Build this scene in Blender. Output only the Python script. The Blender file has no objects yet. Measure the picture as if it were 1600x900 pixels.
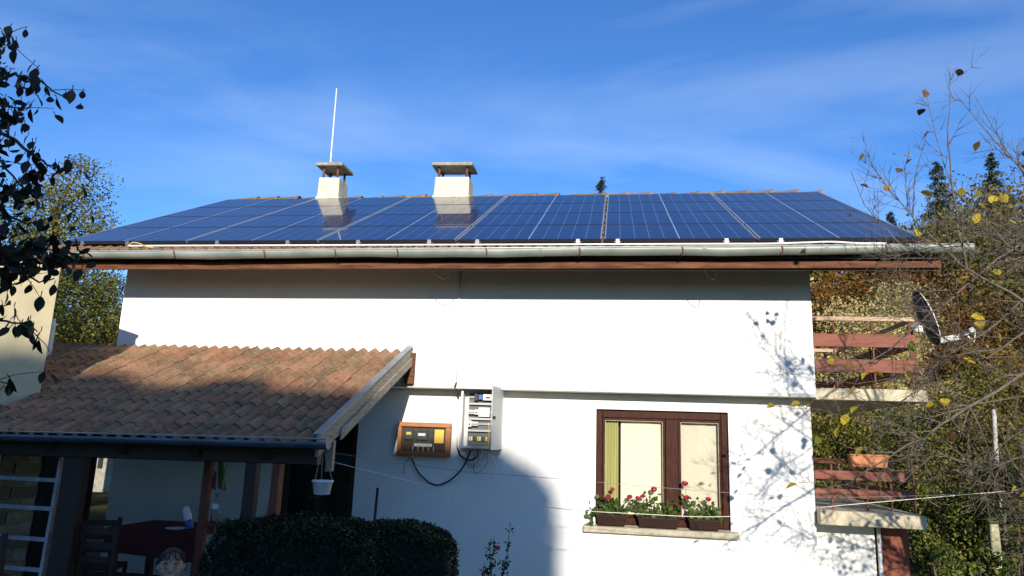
import bpy, math, random
import numpy as np
from mathutils import Vector, Matrix, noise as mnoise
R = math.radians
random.seed(7); rng = np.random.default_rng(7)
SC = bpy.context.scene
COL = SC.collection

# ------------------------------------------------------------------ camera, sky, sun, exposure
CAM = np.array([6.801, -8.676, 1.75]); F = 1144.4; YAW, PITCH, ROLL = -.143, .2084, .0348
def _axes():
    cy, sy, cp, sp = math.cos(YAW), math.sin(YAW), math.cos(PITCH), math.sin(PITCH)
    fw = np.array([sy*cp, cy*cp, sp]); r = np.array([cy, -sy, 0.]); u = np.cross(r, fw)
    c, s = math.cos(ROLL), math.sin(ROLL)
    return fw, c*r+s*u, -s*r+c*u
FW, RT, UP = _axes()
def at(px, py, Y):
    """world point seen at photograph pixel (px,py) on the vertical plane y=Y"""
    d = FW + (px-800)/F*RT - (py-450)/F*UP
    return Vector(CAM + d*((Y-CAM[1])/d[1]))
cam = bpy.data.cameras.new('camera'); camo = bpy.data.objects.new('camera', cam); COL.objects.link(camo)
cam.sensor_fit = 'HORIZONTAL'; cam.sensor_width = 36; cam.lens = 36*F/1600; cam.clip_start = .05; cam.clip_end = 3000
M = Matrix.Identity(4)
for i in range(3):
    M[i][0], M[i][1], M[i][2], M[i][3] = RT[i], UP[i], -FW[i], CAM[i]
camo.matrix_world = M
SC.camera = camo

TO_SUN = Vector((.16, -1, .28)).normalized()
EL = math.asin(TO_SUN.z); AZ = math.atan2(TO_SUN.x, TO_SUN.y)
W = bpy.data.worlds.new('World'); SC.world = W; W.use_nodes = True
nt = W.node_tree; N = nt.nodes; Lk = nt.links; N.clear()
def nn(tree, typ, **kw):
    n = tree.nodes.new(typ)
    for k, v in kw.items(): setattr(n, k, v)
    return n
out = nn(nt, 'ShaderNodeOutputWorld'); bg = nn(nt, 'ShaderNodeBackground')
sky = nn(nt, 'ShaderNodeTexSky', sky_type='NISHITA', sun_disc=False, sun_elevation=EL, sun_rotation=AZ % (2*math.pi))
sky.altitude = 600; sky.air_density = 1.0; sky.dust_density = 0.0; sky.ozone_density = 4.0
SKY_STRENGTH = .138
bg.inputs['Strength'].default_value = SKY_STRENGTH
# thin cirrus: noise on a high flat layer, stretched into wisps
tc = nn(nt, 'ShaderNodeTexCoord'); sx = nn(nt, 'ShaderNodeSeparateXYZ'); Lk.new(tc.outputs['Generated'], sx.inputs[0])
zc = nn(nt, 'ShaderNodeMath', operation='MAXIMUM'); zc.inputs[1].default_value = .08; Lk.new(sx.outputs['Z'], zc.inputs[0])
dx = nn(nt, 'ShaderNodeMath', operation='DIVIDE'); Lk.new(sx.outputs['X'], dx.inputs[0]); Lk.new(zc.outputs[0], dx.inputs[1])
dy = nn(nt, 'ShaderNodeMath', operation='DIVIDE'); Lk.new(sx.outputs['Y'], dy.inputs[0]); Lk.new(zc.outputs[0], dy.inputs[1])
cb = nn(nt, 'ShaderNodeCombineXYZ'); Lk.new(dx.outputs[0], cb.inputs[0]); Lk.new(dy.outputs[0], cb.inputs[1])
mp = nn(nt, 'ShaderNodeMapping'); mp.inputs['Rotation'].default_value = (0, 0, R(-62)); mp.inputs['Location'].default_value = (3.1, 1.7, 0); mp.inputs['Scale'].default_value = (.6, 1.0, 1)
Lk.new(cb.outputs[0], mp.inputs[0])
n1 = nn(nt, 'ShaderNodeTexNoise'); n1.inputs['Scale'].default_value = .95; n1.inputs['Detail'].default_value = 8; n1.inputs['Roughness'].default_value = .55; n1.inputs['Distortion'].default_value = .55
Lk.new(mp.outputs[0], n1.inputs['Vector'])
r1 = nn(nt, 'ShaderNodeValToRGB'); r1.color_ramp.elements[0].position = .40; r1.color_ramp.elements[1].position = .80
r1.color_ramp.elements[1].color = (.42, .42, .42, 1)
Lk.new(n1.outputs['Fac'], r1.inputs[0])
n2 = nn(nt, 'ShaderNodeTexNoise'); n2.inputs['Scale'].default_value = .5; n2.inputs['Detail'].default_value = 3
Lk.new(cb.outputs[0], n2.inputs['Vector'])
r2 = nn(nt, 'ShaderNodeValToRGB'); r2.color_ramp.elements[0].position = .30; r2.color_ramp.elements[1].position = .62
Lk.new(n2.outputs['Fac'], r2.inputs[0])
mm = nn(nt, 'ShaderNodeMath', operation='MULTIPLY'); Lk.new(r1.outputs[0], mm.inputs[0]); Lk.new(r2.outputs[0], mm.inputs[1])
mx = nn(nt, 'ShaderNodeMix', data_type='RGBA'); Lk.new(mm.outputs[0], mx.inputs[0])
# the clear sky of the place is a deeper blue than the model's: a plain filter over the whole dome
tint = nn(nt, 'ShaderNodeMix', data_type='RGBA', blend_type='MULTIPLY'); tint.inputs[0].default_value = 1
tint.inputs[7].default_value = (.60, .90, 1.22, 1)
Lk.new(sky.outputs[0], tint.inputs[6])
Lk.new(tint.outputs[2], mx.inputs[6]); mx.inputs[7].default_value = (5.6, 6.6, 7.6, 1)
Lk.new(mx.outputs[2], bg.inputs['Color']); Lk.new(bg.outputs[0], out.inputs[0])
sl = bpy.data.lights.new('sun', 'SUN'); sl.energy = 5.0; sl.angle = R(.53); sl.color = (1, .93, .82)
so = bpy.data.objects.new('sun', sl); COL.objects.link(so); so.rotation_euler = TO_SUN.to_track_quat('Z', 'Y').to_euler(); so.location = (8, -30, 20)
vs = SC.view_settings; vs.view_transform = 'Standard'; vs.look = 'None'; vs.exposure = .35; vs.gamma = 1
SC.cycles.use_denoising = True
SC.cycles.max_bounces = 8; SC.cycles.transparent_max_bounces = 16

# ------------------------------------------------------------------ helpers
WL = {}                                     # world location of every parent that I make
class MB:
    def __init__(s): s.v = []; s.f = []
    def add(s, vs, fs):
        b = len(s.v); s.v += [tuple(map(float, q)) for q in vs]; s.f += [tuple(b+i for i in f) for f in fs]; return s
    def box(s, x0, x1, y0, y1, z0, z1):
        return s.hexa([(x0,y0,z0),(x1,y0,z0),(x1,y1,z0),(x0,y1,z0),(x0,y0,z1),(x1,y0,z1),(x1,y1,z1),(x0,y1,z1)])
    def hexa(s, p):
        return s.add(p, [(0,3,2,1),(4,5,6,7),(0,1,5,4),(1,2,6,5),(2,3,7,6),(3,0,4,7)])
    def beam(s, p, q, w, h, up=(0,0,1)):
        p, q, up = Vector(p), Vector(q), Vector(up); d = (q-p).normalized(); sd = d.cross(up).normalized(); u = sd.cross(d)
        a = sd*w/2; b = u*h/2
        return s.hexa([p-a-b, p+a-b, q+a-b, q-a-b, p-a+b, p+a+b, q+a+b, q-a+b])
    def tube(s, pts, r, n=6, cap=True):
        pts = [Vector(p) for p in pts]; m = len(pts)
        rr = [r]*m if isinstance(r, (int, float)) else list(r)
        vs = []; prev = None
        for i, p in enumerate(pts):
            d = (pts[min(i+1, m-1)]-pts[max(i-1, 0)]).normalized()
            if prev is None: a = d.orthogonal().normalized()
            else:
                a = prev-d*prev.dot(d)
                a = a.normalized() if a.length > 1e-6 else d.orthogonal().normalized()
            prev = a; b = d.cross(a)
            for k in range(n):
                t = 2*math.pi*k/n; vs.append(p+(a*math.cos(t)+b*math.sin(t))*rr[i])
        fs = [(i*n+k, i*n+(k+1) % n, (i+1)*n+(k+1) % n, (i+1)*n+k) for i in range(m-1) for k in range(n)]
        if cap: fs += [tuple(range(n-1, -1, -1)), tuple(range((m-1)*n, m*n))]
        return s.add(vs, fs)
    def lathe(s, prof, c, n=12, sc=(1, 1), mat=None):
        vs = []
        for r, z in prof:
            for k in range(n):
                t = 2*math.pi*k/n; q = Vector((r*math.cos(t)*sc[0], r*math.sin(t)*sc[1], z))
                if mat is not None: q = mat @ q
                vs.append(q+Vector(c))
        m = len(prof)
        fs = [(i*n+k, i*n+(k+1) % n, (i+1)*n+(k+1) % n, (i+1)*n+k) for i in range(m-1) for k in range(n)]
        fs += [tuple(range(n-1, -1, -1)), tuple(range((m-1)*n, m*n))]
        return s.add(vs, fs)
    def extrude(s, outline, d):              # planar outline (list of 3-D points) pushed along d
        o = [Vector(p) for p in outline]; d = Vector(d); n = len(o)
        return s.add(o+[p+d for p in o], [tuple(range(n-1, -1, -1)), tuple(range(n, 2*n))]+[(k, (k+1) % n, n+(k+1) % n, n+k) for k in range(n)])
    def mesh(s, name, m=None, smooth=False):
        me = bpy.data.meshes.new(name); me.from_pydata(s.v, [], s.f); me.update()
        if m: me.materials.append(m)
        if smooth: me.shade_smooth()
        return me
    def build(s, name, m, parent=None, smooth=False, bevel=0, seg=1, local=False, center=True):
        a = np.array(s.v); c = np.zeros(3)
        if center and not local:
            c = (a.min(0)+a.max(0))/2; c[2] = a[:, 2].min(); s.v = [tuple(q) for q in a-c]
        o = bpy.data.objects.new(name, s.mesh(name, m, smooth)); COL.objects.link(o)
        place(o, c, parent, local)
        if bevel:
            bv = o.modifiers.new('bevel', 'BEVEL'); bv.width = bevel; bv.segments = seg; bv.limit_method = 'ANGLE'; bv.angle_limit = R(40)
        return o
def place(o, c, parent, local=False):
    c = Vector([float(k) for k in c])
    if parent is not None:
        o.parent = parent; o.location = c if local else c-WL[parent.name]
    else: o.location = c
    WL[o.name] = c if not local else Vector((0, 0, 0))
    return o
def tag(o, label=None, cat=None, group=None, kind=None):
    if label: o['label'] = label
    if cat: o['category'] = cat
    if group: o['group'] = group
    if kind: o['kind'] = kind
    return o
def thing(name, loc, label, cat, group=None):
    o = bpy.data.objects.new(name, None); COL.objects.link(o); o.empty_display_size = .2
    place(o, loc, None); return tag(o, label, cat, group)
def inst(name, me, parent, mat4, world=True):
    o = bpy.data.objects.new(name, me); COL.objects.link(o)
    if parent is not None:
        o.parent = parent
        if world: mat4 = Matrix.Translation(-WL[parent.name]) @ mat4
    o.matrix_basis = mat4; return o
def copy_tree(o, parent=None):
    c = o.copy(); COL.objects.link(c); c.parent = parent
    for ch in o.children: copy_tree(ch, c)
    return c

# ------------------------------------------------------------------ materials (all procedural)
def new_mat(name):
    m = bpy.data.materials.new(name); m.use_nodes = True; t = m.node_tree; b = t.nodes['Principled BSDF']
    return m, t, b
def ramp(t, fac, cols, pos=None):
    r = t.nodes.new('ShaderNodeValToRGB'); e = r.color_ramp.elements
    while len(e) < len(cols): e.new(.5)
    for i, c in enumerate(cols):
        e[i].position = pos[i] if pos else i/(len(cols)-1); e[i].color = (*c, 1)
    t.links.new(fac, r.inputs[0]); return r
def coords(t, kind='Object', scale=(1, 1, 1)):
    c = t.nodes.new('ShaderNodeTexCoord'); m = t.nodes.new('ShaderNodeMapping'); m.inputs['Scale'].default_value = scale
    t.links.new(c.outputs[kind], m.inputs[0]); return m.outputs[0]
def noise(t, vec, scale, detail=4, rough=.55, dist=0):
    n = t.nodes.new('ShaderNodeTexNoise'); n.inputs['Scale'].default_value = scale; n.inputs['Detail'].default_value = detail
    n.inputs['Roughness'].default_value = rough; n.inputs['Distortion'].default_value = dist
    if vec is not None: t.links.new(vec, n.inputs['Vector'])
    return n.outputs['Fac']
def mixc(t, fac, a, b, mode='MIX'):
    m = t.nodes.new('ShaderNodeMix'); m.data_type = 'RGBA'; m.blend_type = mode
    if isinstance(fac, (int, float)): m.inputs[0].default_value = fac
    else: t.links.new(fac, m.inputs[0])
    for i, c in ((6, a), (7, b)):
        if isinstance(c, tuple): m.inputs[i].default_value = (*c, 1)
        else: t.links.new(c, m.inputs[i])
    return m.outputs[2]
def bump(t, b, h, strength, dist=.01):
    n = t.nodes.new('ShaderNodeBump'); n.inputs['Strength'].default_value = strength; n.inputs['Distance'].default_value = dist
    t.links.new(h, n.inputs['Height']); t.links.new(n.outputs[0], b.inputs['Normal'])
def sc3(c, k): return tuple(min(1, x*k) for x in c)
def pm(name, c, rough=.7, var=.25, scale=6, metal=0, bmp=.15, bscale=60, stretch=(1, 1, 1), c2=None, spec=.5, objrand=0):
    m, t, b = new_mat(name); v = coords(t, 'Object', stretch)
    f = noise(t, v, scale, 6, .6, .3)
    col = ramp(t, f, [sc3(c, 1-var), sc3(c, 1+var*.6)] if c2 is None else [c, c2], [.32, .7]).outputs[0]
    if objrand:
        oi = t.nodes.new('ShaderNodeObjectInfo')
        col = mixc(t, 1, col, ramp(t, oi.outputs['Random'], [(1-objrand,)*3, (1, 1, 1)]).outputs[0], 'MULTIPLY')
    t.links.new(col, b.inputs['Base Color']); b.inputs['Roughness'].default_value = rough; b.inputs['Metallic'].default_value = metal
    b.inputs['Specular IOR Level'].default_value = spec
    if bmp: bump(t, b, noise(t, v, bscale, 5), bmp)
    return m
def leafm(name, cols, trans=.3, rough=.55, pos=None):
    """leaves: colour drawn per leaf (mesh island), a share of light let through"""
    m, t, b = new_mat(name); g = t.nodes.new('ShaderNodeNewGeometry')
    col = ramp(t, g.outputs['Random Per Island'], cols, pos).outputs[0]
    oi = t.nodes.new('ShaderNodeObjectInfo')
    col = mixc(t, 1, col, ramp(t, oi.outputs['Random'], [(.8, .8, .8), (1.1, 1.05, 1)]).outputs[0], 'MULTIPLY')
    t.links.new(col, b.inputs['Base Color']); b.inputs['Roughness'].default_value = rough; b.inputs['Specular IOR Level'].default_value = .3
    tr = t.nodes.new('ShaderNodeBsdfTranslucent'); t.links.new(col, tr.inputs[0]); mxs = t.nodes.new('ShaderNodeMixShader'); mxs.inputs[0].default_value = trans
    o = t.nodes['Material Output']; t.links.new(b.outputs[0], mxs.inputs[1]); t.links.new(tr.outputs[0], mxs.inputs[2]); t.links.new(mxs.outputs[0], o.inputs[0])
    return m
def glassm(name, tintc=(1, 1, 1), rough=.02):
    m, t, b = new_mat(name); t.nodes.remove(b)
    fr = t.nodes.new('ShaderNodeFresnel'); fr.inputs[0].default_value = 1.45
    tp = t.nodes.new('ShaderNodeBsdfTransparent'); tp.inputs[0].default_value = (*tintc, 1); gl = t.nodes.new('ShaderNodeBsdfGlossy'); gl.inputs['Roughness'].default_value = rough
    mxs = t.nodes.new('ShaderNodeMixShader'); t.links.new(fr.outputs[0], mxs.inputs[0]); t.links.new(tp.outputs[0], mxs.inputs[1]); t.links.new(gl.outputs[0], mxs.inputs[2])
    t.links.new(mxs.outputs[0], t.nodes['Material Output'].inputs[0]); return m
def plaster(name, c, stain, amount, scale=1.2):
    m, t, b = new_mat(name); v = coords(t, 'Object')
    col = mixc(t, ramp(t, noise(t, v, scale, 8, .62, .4), [(0, 0, 0), (amount,)*3], [.48, .8]).outputs[0], c, stain)
    vs_ = coords(t, 'Object', (9, 9, .7))
    col = mixc(t, ramp(t, noise(t, vs_, 1, 4, .6), [(0, 0, 0), (amount*.7,)*3], [.55, .85]).outputs[0], col, stain)
    t.links.new(col, b.inputs['Base Color']); b.inputs['Roughness'].default_value = .9; b.inputs['Specular IOR Level'].default_value = .2
    bump(t, b, noise(t, v, 45, 8, .7), .35, .012); return m
MT = {}
MT['white'] = plaster('white_plaster', (.80, .78, .73), (.60, .55, .46), .35)
MT['grey_plaster'] = plaster('grey_plaster', (.62, .62, .62), (.4, .38, .35), .5)
MT['cream'] = plaster('cream_plaster', (.64, .54, .33), (.36, .31, .2), .9, 2.2)
MT['chim'] = plaster('chimney_plaster', (.66, .60, .44), (.35, .3, .22), .8, 5)
MT['concrete'] = pm('concrete', (.36, .34, .28), .9, .35, 9, bmp=.5, bscale=70, c2=(.2, .18, .13))
MT['sillc'] = pm('sill_concrete', (.42, .38, .27), .9, .3, 14, bmp=.5, bscale=90)
MT['slab'] = pm('slab_paint', (.54, .46, .31), .85, .25, 5, bmp=.3)
MT['brownwood'] = pm('brown_painted_wood', (.06, .018, .008), .65, .45, 3.2, bmp=.35, stretch=(1, 9, 9), c2=(.20, .078, .036), spec=.2)
MT['darkwood'] = pm('dark_wood', (.035, .016, .009), .65, .4, 5, bmp=.25, stretch=(6, 6, 1))
MT['framewood'] = pm('window_wood', (.022, .005, .002), .5, .5, 6, bmp=.2, stretch=(5, 5, 1), c2=(.06, .015, .005), spec=.12)
MT['postwood'] = pm('post_wood', (.15, .035, .012), .6, .4, 6, bmp=.2, stretch=(7, 7, 1))
MT['orangewood'] = pm('varnished_orange_wood', (.30, .10, .025), .45, .4, 6, bmp=.2, stretch=(1, 6, 6), c2=(.45, .17, .045))
MT['doorred'] = pm('red_brown_door', (.22, .042, .01), .55, .35, 5, bmp=.2, stretch=(6, 6, .8))
MT['rail'] = pm('balcony_board', (.18, .058, .036), .65, .3, 4, bmp=.2, stretch=(1, 8, 8), c2=(.26, .10, .066), spec=.2)
MT['railtop'] = pm('balcony_top_board', (.46, .3, .2), .6, .3, 4, bmp=.2, stretch=(1, 8, 8))
MT['weathered'] = pm('weathered_board', (.42, .37, .29), .85, .45, 7, bmp=.5, bscale=40, stretch=(9, 1, 9), c2=(.2, .16, .11))
MT['flashing'] = pm('flashing_metal', (.30, .34, .37), .45, .3, 5, metal=.5, bmp=.1)
MT['gutter'] = pm('zinc_gutter', (.20, .235, .20), .5, .3, 3, metal=.2, bmp=.12, bscale=20, c2=(.33, .36, .31))
MT['gutrim'] = pm('zinc_rim_highlight', (.5, .5, .46), .45, .2, 6, metal=.3, bmp=0)  # rim paler than the gutter: its highlight is put into the colour
MT['gutterdark'] = pm('painted_gutter', (.10, .13, .17), .45, .3, 3, metal=.3, bmp=.1)
MT['rust'] = pm('rusty_steel', (.16, .06, .03), .8, .4, 20, bmp=.4)
MT['steel'] = pm('galvanised_steel', (.22, .22, .22), .5, .2, 20, metal=.8, bmp=.1)
MT['alu'] = pm('aluminium', (.78, .79, .8), .32, .08, 20, metal=.9, bmp=0)
MT['cable_w'] = pm('white_cable', (.75, .74, .7), .5, .1, 20, bmp=0)
MT['cable_o'] = pm('orange_cable', (.55, .32, .12), .5, .1, 20, bmp=0)
MT['black'] = pm('black_plastic', (.012, .012, .013), .5, .2, 20, bmp=0)
MT['boxgrey'] = pm('grey_enamel', (.42, .43, .42), .45, .12, 6, bmp=.03)
MT['boxwhite'] = pm('pale_enamel', (.66, .66, .62), .45, .12, 6, bmp=.03)
MT['plate'] = pm('mounting_plate', (.09, .10, .105), .5, .2, 8, bmp=.05)
MT['devw'] = pm('white_plastic', (.72, .72, .7), .45, .08, 20, bmp=0)
MT['devblue'] = pm('blue_plastic', (.05, .1, .35), .4, .1, 20, bmp=0)
MT['yellow'] = pm('yellow_card', (.72, .52, .1), .6, .1, 20, bmp=0)
MT['planter'] = pm('brown_planter', (.028, .012, .008), .5, .25, 12, bmp=.05, spec=.15)
MT['terracotta'] = pm('terracotta', (.58, .21, .075), .7, .2, 12, bmp=.1)
MT['glass'] = glassm('window_glass')
MT['curtain_w'] = pm('white_curtain', (.60, .57, .43), .9, .07, 40, bmp=.1)
MT['curtain_g'] = pm('yellow_green_curtain', (.30, .30, .10), .9, .2, 3, bmp=.1, stretch=(20, 1, .3))
MT['lace'] = pm('lace_curtain', (.5, .47, .36), .9, .1, 70, bmp=.3, bscale=160)
MT['bark'] = pm('bark', (.10, .08, .06), .9, .4, 18, bmp=.6, bscale=40)
MT['barkgrey'] = pm('grey_bark', (.17, .135, .095), .85, .4, 25, bmp=.5, bscale=60, c2=(.07, .055, .04))
MT['soil'] = pm('soil', (.04, .03, .02), .95, .3, 20, bmp=.5)
MT['skin'] = pm('skin', (.45, .26, .17), .55, .08, 10, bmp=0)
MT['hair'] = pm('dark_hair', (.012, .009, .008), .5, .3, 40, bmp=.3, stretch=(6, 6, 1))
MT['shirtblue'] = pm('blue_cotton', (.03, .12, .5), .9, .15, 30, bmp=.1)
MT['shirtyellow'] = pm('yellow_cotton', (.6, .45, .06), .9, .15, 30, bmp=.1)
MT['trouser'] = pm('dark_cotton', (.04, .045, .07), .9, .15, 30, bmp=.1)
MT['redcloth'] = pm('red_cloth', (.07, .008, .006), .9, .2, 8, bmp=.2)
MT['greencloth'] = pm('green_cloth', (.09, .2, .04), .9, .2, 8, bmp=.2)
MT['pinkcloth'] = pm('pink_cloth', (.35, .06, .2), .9, .2, 8, bmp=.2)
MT['rope'] = pm('wire', (.22, .21, .19), .6, .1, 20, bmp=0)
MT['ropelight'] = pm('pale_rope', (.72, .68, .55), .8, .1, 20, bmp=0)
MT['tile'] = None
def tile_mat():
    m, t, b = new_mat('clay_tile'); v = coords(t, 'Object'); oi = t.nodes.new('ShaderNodeObjectInfo')
    base = ramp(t, oi.outputs['Random'], [(.30, .125, .07), (.42, .19, .11), (.36, .21, .12), (.26, .12, .07)]).outputs[0]
    geo = t.nodes.new('ShaderNodeNewGeometry')
    w = noise(t, geo.outputs['Position'], 3.2, 7, .65, .5)
    col = mixc(t, ramp(t, w, [(0, 0, 0), (.9,)*3], [.40, .66]).outputs[0], base, (.13, .10, .06))
    w2 = noise(t, geo.outputs['Position'], 26, 5, .7)
    col = mixc(t, ramp(t, w2, [(0, 0, 0), (.65,)*3], [.47, .7]).outputs[0], col, (.42, .31, .16))
    t.links.new(col, b.inputs['Base Color']); b.inputs['Roughness'].default_value = .88; b.inputs['Specular IOR Level'].default_value = .25
    bump(t, b, w2, .4, .008); return m
MT['tile'] = tile_mat()
def panel_mat():
    """polycrystalline cells under glass: UV runs 0..10 by 0..6 cells"""
    m, t, b = new_mat('solar_cells')
    uv = t.nodes.new('ShaderNodeUVMap'); sp = t.nodes.new('ShaderNodeSeparateXYZ'); t.links.new(uv.outputs[0], sp.inputs[0])
    def line(ch, mul, half):
        a = t.nodes.new('ShaderNodeMath'); a.operation = 'MULTIPLY'; a.inputs[1].default_value = mul; t.links.new(sp.outputs[ch], a.inputs[0])
        p = t.nodes.new('ShaderNodeMath'); p.operation = 'PINGPONG'; p.inputs[1].default_value = .5; t.links.new(a.outputs[0], p.inputs[0])
        l = t.nodes.new('ShaderNodeMath'); l.operation = 'LESS_THAN'; l.inputs[1].default_value = half; t.links.new(p.outputs[0], l.inputs[0]); return l.outputs[0]
    vor = t.nodes.new('ShaderNodeTexVoronoi'); vor.inputs['Scale'].default_value = 9; t.links.new(uv.outputs[0], vor.inputs['Vector'])
    sil = ramp(t, vor.outputs['Distance'], [(.003, .006, .038), (.006, .013, .065)]).outputs[0]
    c1 = mixc(t, line('X', 1, .024), sil, (.12, .15, .28))
    c1 = mixc(t, line('Y', 1, .018), c1, (.09, .12, .24))
    c1 = mixc(t, line('Y', 3, .02), c1, (.03, .045, .12))
    t.links.new(c1, b.inputs['Base Color']); b.inputs['Roughness'].default_value = .35; b.inputs['Specular IOR Level'].default_value = .3
    b.inputs['Coat Weight'].default_value = .62; b.inputs['Coat Roughness'].default_value = .035; b.inputs['Coat IOR'].default_value = 1.36
    v = coords(t, 'Object'); bn = t.nodes.new('ShaderNodeBump'); bn.inputs['Strength'].default_value = .02; bn.inputs['Distance'].default_value = .002
    t.links.new(noise(t, v, 14, 2), bn.inputs['Height']); t.links.new(bn.outputs[0], b.inputs['Coat Normal'])
    return m
MT['cells'] = panel_mat()
MT['frameblk'] = pm('dark_anodised_frame', (.03, .032, .04), .4, .1, 10, metal=.5, bmp=0)
MT['silver'] = pm('silver_frame_edge', (.7, .72, .75), .35, .08, 10, metal=.7, bmp=0)
# foliage palettes; olive, green and mixed spread dark to bright to imitate shaded gaps
MT['lf_olive'] = leafm('leaves_olive', [(.03, .035, .008), (.12, .13, .02), (.30, .27, .045), (.06, .045, .012)])
MT['lf_green'] = leafm('leaves_green', [(.015, .03, .006), (.06, .095, .015), (.14, .17, .025), (.26, .24, .05)])
MT['lf_gold'] = leafm('leaves_gold', [(.40, .32, .10), (.55, .46, .20), (.22, .17, .04), (.62, .53, .27)])
MT['lf_rust'] = leafm('leaves_rust', [(.15, .055, .010), (.25, .10, .014), (.07, .035, .01), (.20, .12, .02)])
MT['lf_mix'] = leafm('leaves_mixed', [(.03, .035, .008), (.20, .11, .02), (.12, .13, .02), (.34, .26, .05), (.06, .03, .01)])
MT['lf_dark'] = leafm('leaves_dark', [(.014, .026, .009), (.026, .042, .014), (.04, .05, .015), (.02, .022, .01)])
MT['lf_conifer'] = leafm('needles', [(.012, .026, .014), (.022, .04, .02), (.016, .03, .014)], .1)
MT['lf_hedge'] = leafm('hedge_leaves', [(.007, .015, .004), (.012, .024, .007), (.022, .03, .009)], .12)
MT['lf_geran'] = leafm('geranium_leaves', [(.05, .10, .02), (.08, .14, .03), (.13, .16, .04), (.03, .06, .012)], .3)
MT['petal'] = leafm('geranium_petals', [(.5, .012, .05), (.62, .03, .09), (.38, .008, .03)], .25)
MT['lf_yellow'] = leafm('yellow_leaf', [(.55, .40, .035), (.62, .47, .05)], .45)
MT['lf_orange'] = leafm('orange_leaf', [(.5, .24, .06), (.58, .33, .1)], .4)
MT['lf_brown'] = leafm('brown_leaf', [(.10, .06, .03), (.16, .09, .04)], .25)
MT['lf_plum'] = leafm('plum_leaf', [(.012, .012, .008), (.022, .022, .01), (.04, .036, .01)], .2)
MT['rosepetal'] = leafm('rose_petals', [(.5, .08, .09), (.6, .14, .13)], .3)
def grass_mat():
    m, t, b = new_mat('garden_ground'); v = coords(t, 'Object')
    a = ramp(t, noise(t, v, .35, 6, .6), [(.035, .05, .012), (.07, .075, .02), (.10, .07, .025)], [.35, .5, .68]).outputs[0]
    far = ramp(t, noise(t, v, 1.3, 8, .7), [(.5, .5, .5), (1.2, 1.1, .9)], [.3, .7]).outputs[0]
    t.links.new(mixc(t, 1, a, far, 'MULTIPLY'), b.inputs['Base Color']); b.inputs['Roughness'].default_value = .95; b.inputs['Specular IOR Level'].default_value = .1
    bump(t, b, noise(t, v, 9, 8, .7), .6, .1); return m
MT['ground'] = grass_mat()

# ------------------------------------------------------------------ ground and hill
def hill(x, y):
    r = max(0., y-13-.10*max(0, 9-x)); k = min(1, max(0., (x+60)/60)) if x < 0 else 1
    h = 0.36*r if r < 55 else .36*55+.12*(r-55)
    h *= (.75+.25*math.sin(x*.045+1.4))
    side = max(0., x-17)*.16 if y > -2 else max(0, x-17)*.16*max(0, (y+14)/12)
    return (h+side)*1.0+.35*mnoise.noise(Vector((x*.12, y*.12, 0)))*min(1, r*.2+side)
def grid(lo, hi, dense, n):
    a = sorted(set([round(v, 3) for v in np.concatenate([np.linspace(lo, dense[0], n//4), np.linspace(dense[0], dense[1], n), np.linspace(dense[1], hi, n//4)])])); return a
g = MB(); gx = grid(-900, 900, (-40, 60), 70); gy = grid(-600, 900, (-30, 80), 70)
vs_ = [(x, y, hill(x, y) if y < 400 else hill(x, 400)) for y in gy for x in gx]; nx = len(gx)
g.add(vs_, [(j*nx+i, j*nx+i+1, (j+1)*nx+i+1, (j+1)*nx+i) for j in range(len(gy)-1) for i in range(nx-1)])
go = g.build('ground', MT['ground'], smooth=True, center=False); tag(go, kind='structure')

# ------------------------------------------------------------------ the house
XL, XR, LED, YLOW = .39, 9.04, 2.37, .27
TANB = math.tan(.4582); PB = .4582
def zt(y): return 3.875+(y+.80)*TANB if y <= 3.1 else 3.875+3.9*TANB-(y-3.1)*TANB     # tile bed
house = thing('house', (4.7, 3.2, 0), 'white two-storey house with a low tiled roof covered in solar panels', 'house')
def wall_holes(x0, x1, z0, z1, yf, yb, holes):
    xs = sorted({x0, x1, *[h[0] for h in holes], *[h[1] for h in holes]}); zs = sorted({z0, z1, *[h[2] for h in holes], *[h[3] for h in holes]})
    m = MB(); ish = lambda a, b: any(h[0] <= a < h[1] and h[2] <= b < h[3] for h in holes)
    for i in range(len(xs)-1):
        for j in range(len(zs)-1):
            a, b, c, d = xs[i], xs[i+1], zs[j], zs[j+1]
            if ish((a+b)/2, (c+d)/2): continue
            m.add([(a, yf, c), (b, yf, c), (b, yf, d), (a, yf, d)], [(0, 1, 2, 3)])
            m.add([(a, yb, c), (b, yb, c), (b, yb, d), (a, yb, d)], [(3, 2, 1, 0)])
    for h in holes:
        a, b, c, d = h
        for q in ([(a, c), (a, d)], [(b, d), (b, c)], [(a, d), (b, d)], [(b, c), (a, c)]):
            (p, r), (s, t) = q; m.add([(p, yf, r), (s, yf, t), (s, yb, t), (p, yb, r)], [(0, 1, 2, 3)])
    for (p, r), (s, t) in (((x0, z0), (x1, z0)), ((x1, z0), (x1, z1)), ((x1, z1), (x0, z1)), ((x0, z1), (x0, z0))):
        m.add([(p, yf, r), (s, yf, t), (s, yb, t), (p, yb, r)], [(3, 2, 1, 0)])
    return m
WX0, WX1, WZ0, WZ1 = 6.585, 8.115, .80, 2.185            # window opening
DX0, DX1, DZ1 = 2.70, 3.64, 2.10                         # door opening under the porch
wall_holes(XL+.25, XR-.25, LED, zt(0)-.14, 0, .25, []).build('upper_wall', MT['white'], house)
wall_holes(XL+.25, XR-.25, 0, LED, YLOW, YLOW+.25, [(WX0, WX1, WZ0, WZ1), (DX0, DX1, 0, DZ1)]).build('lower_wall', MT['white'], house)
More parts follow.
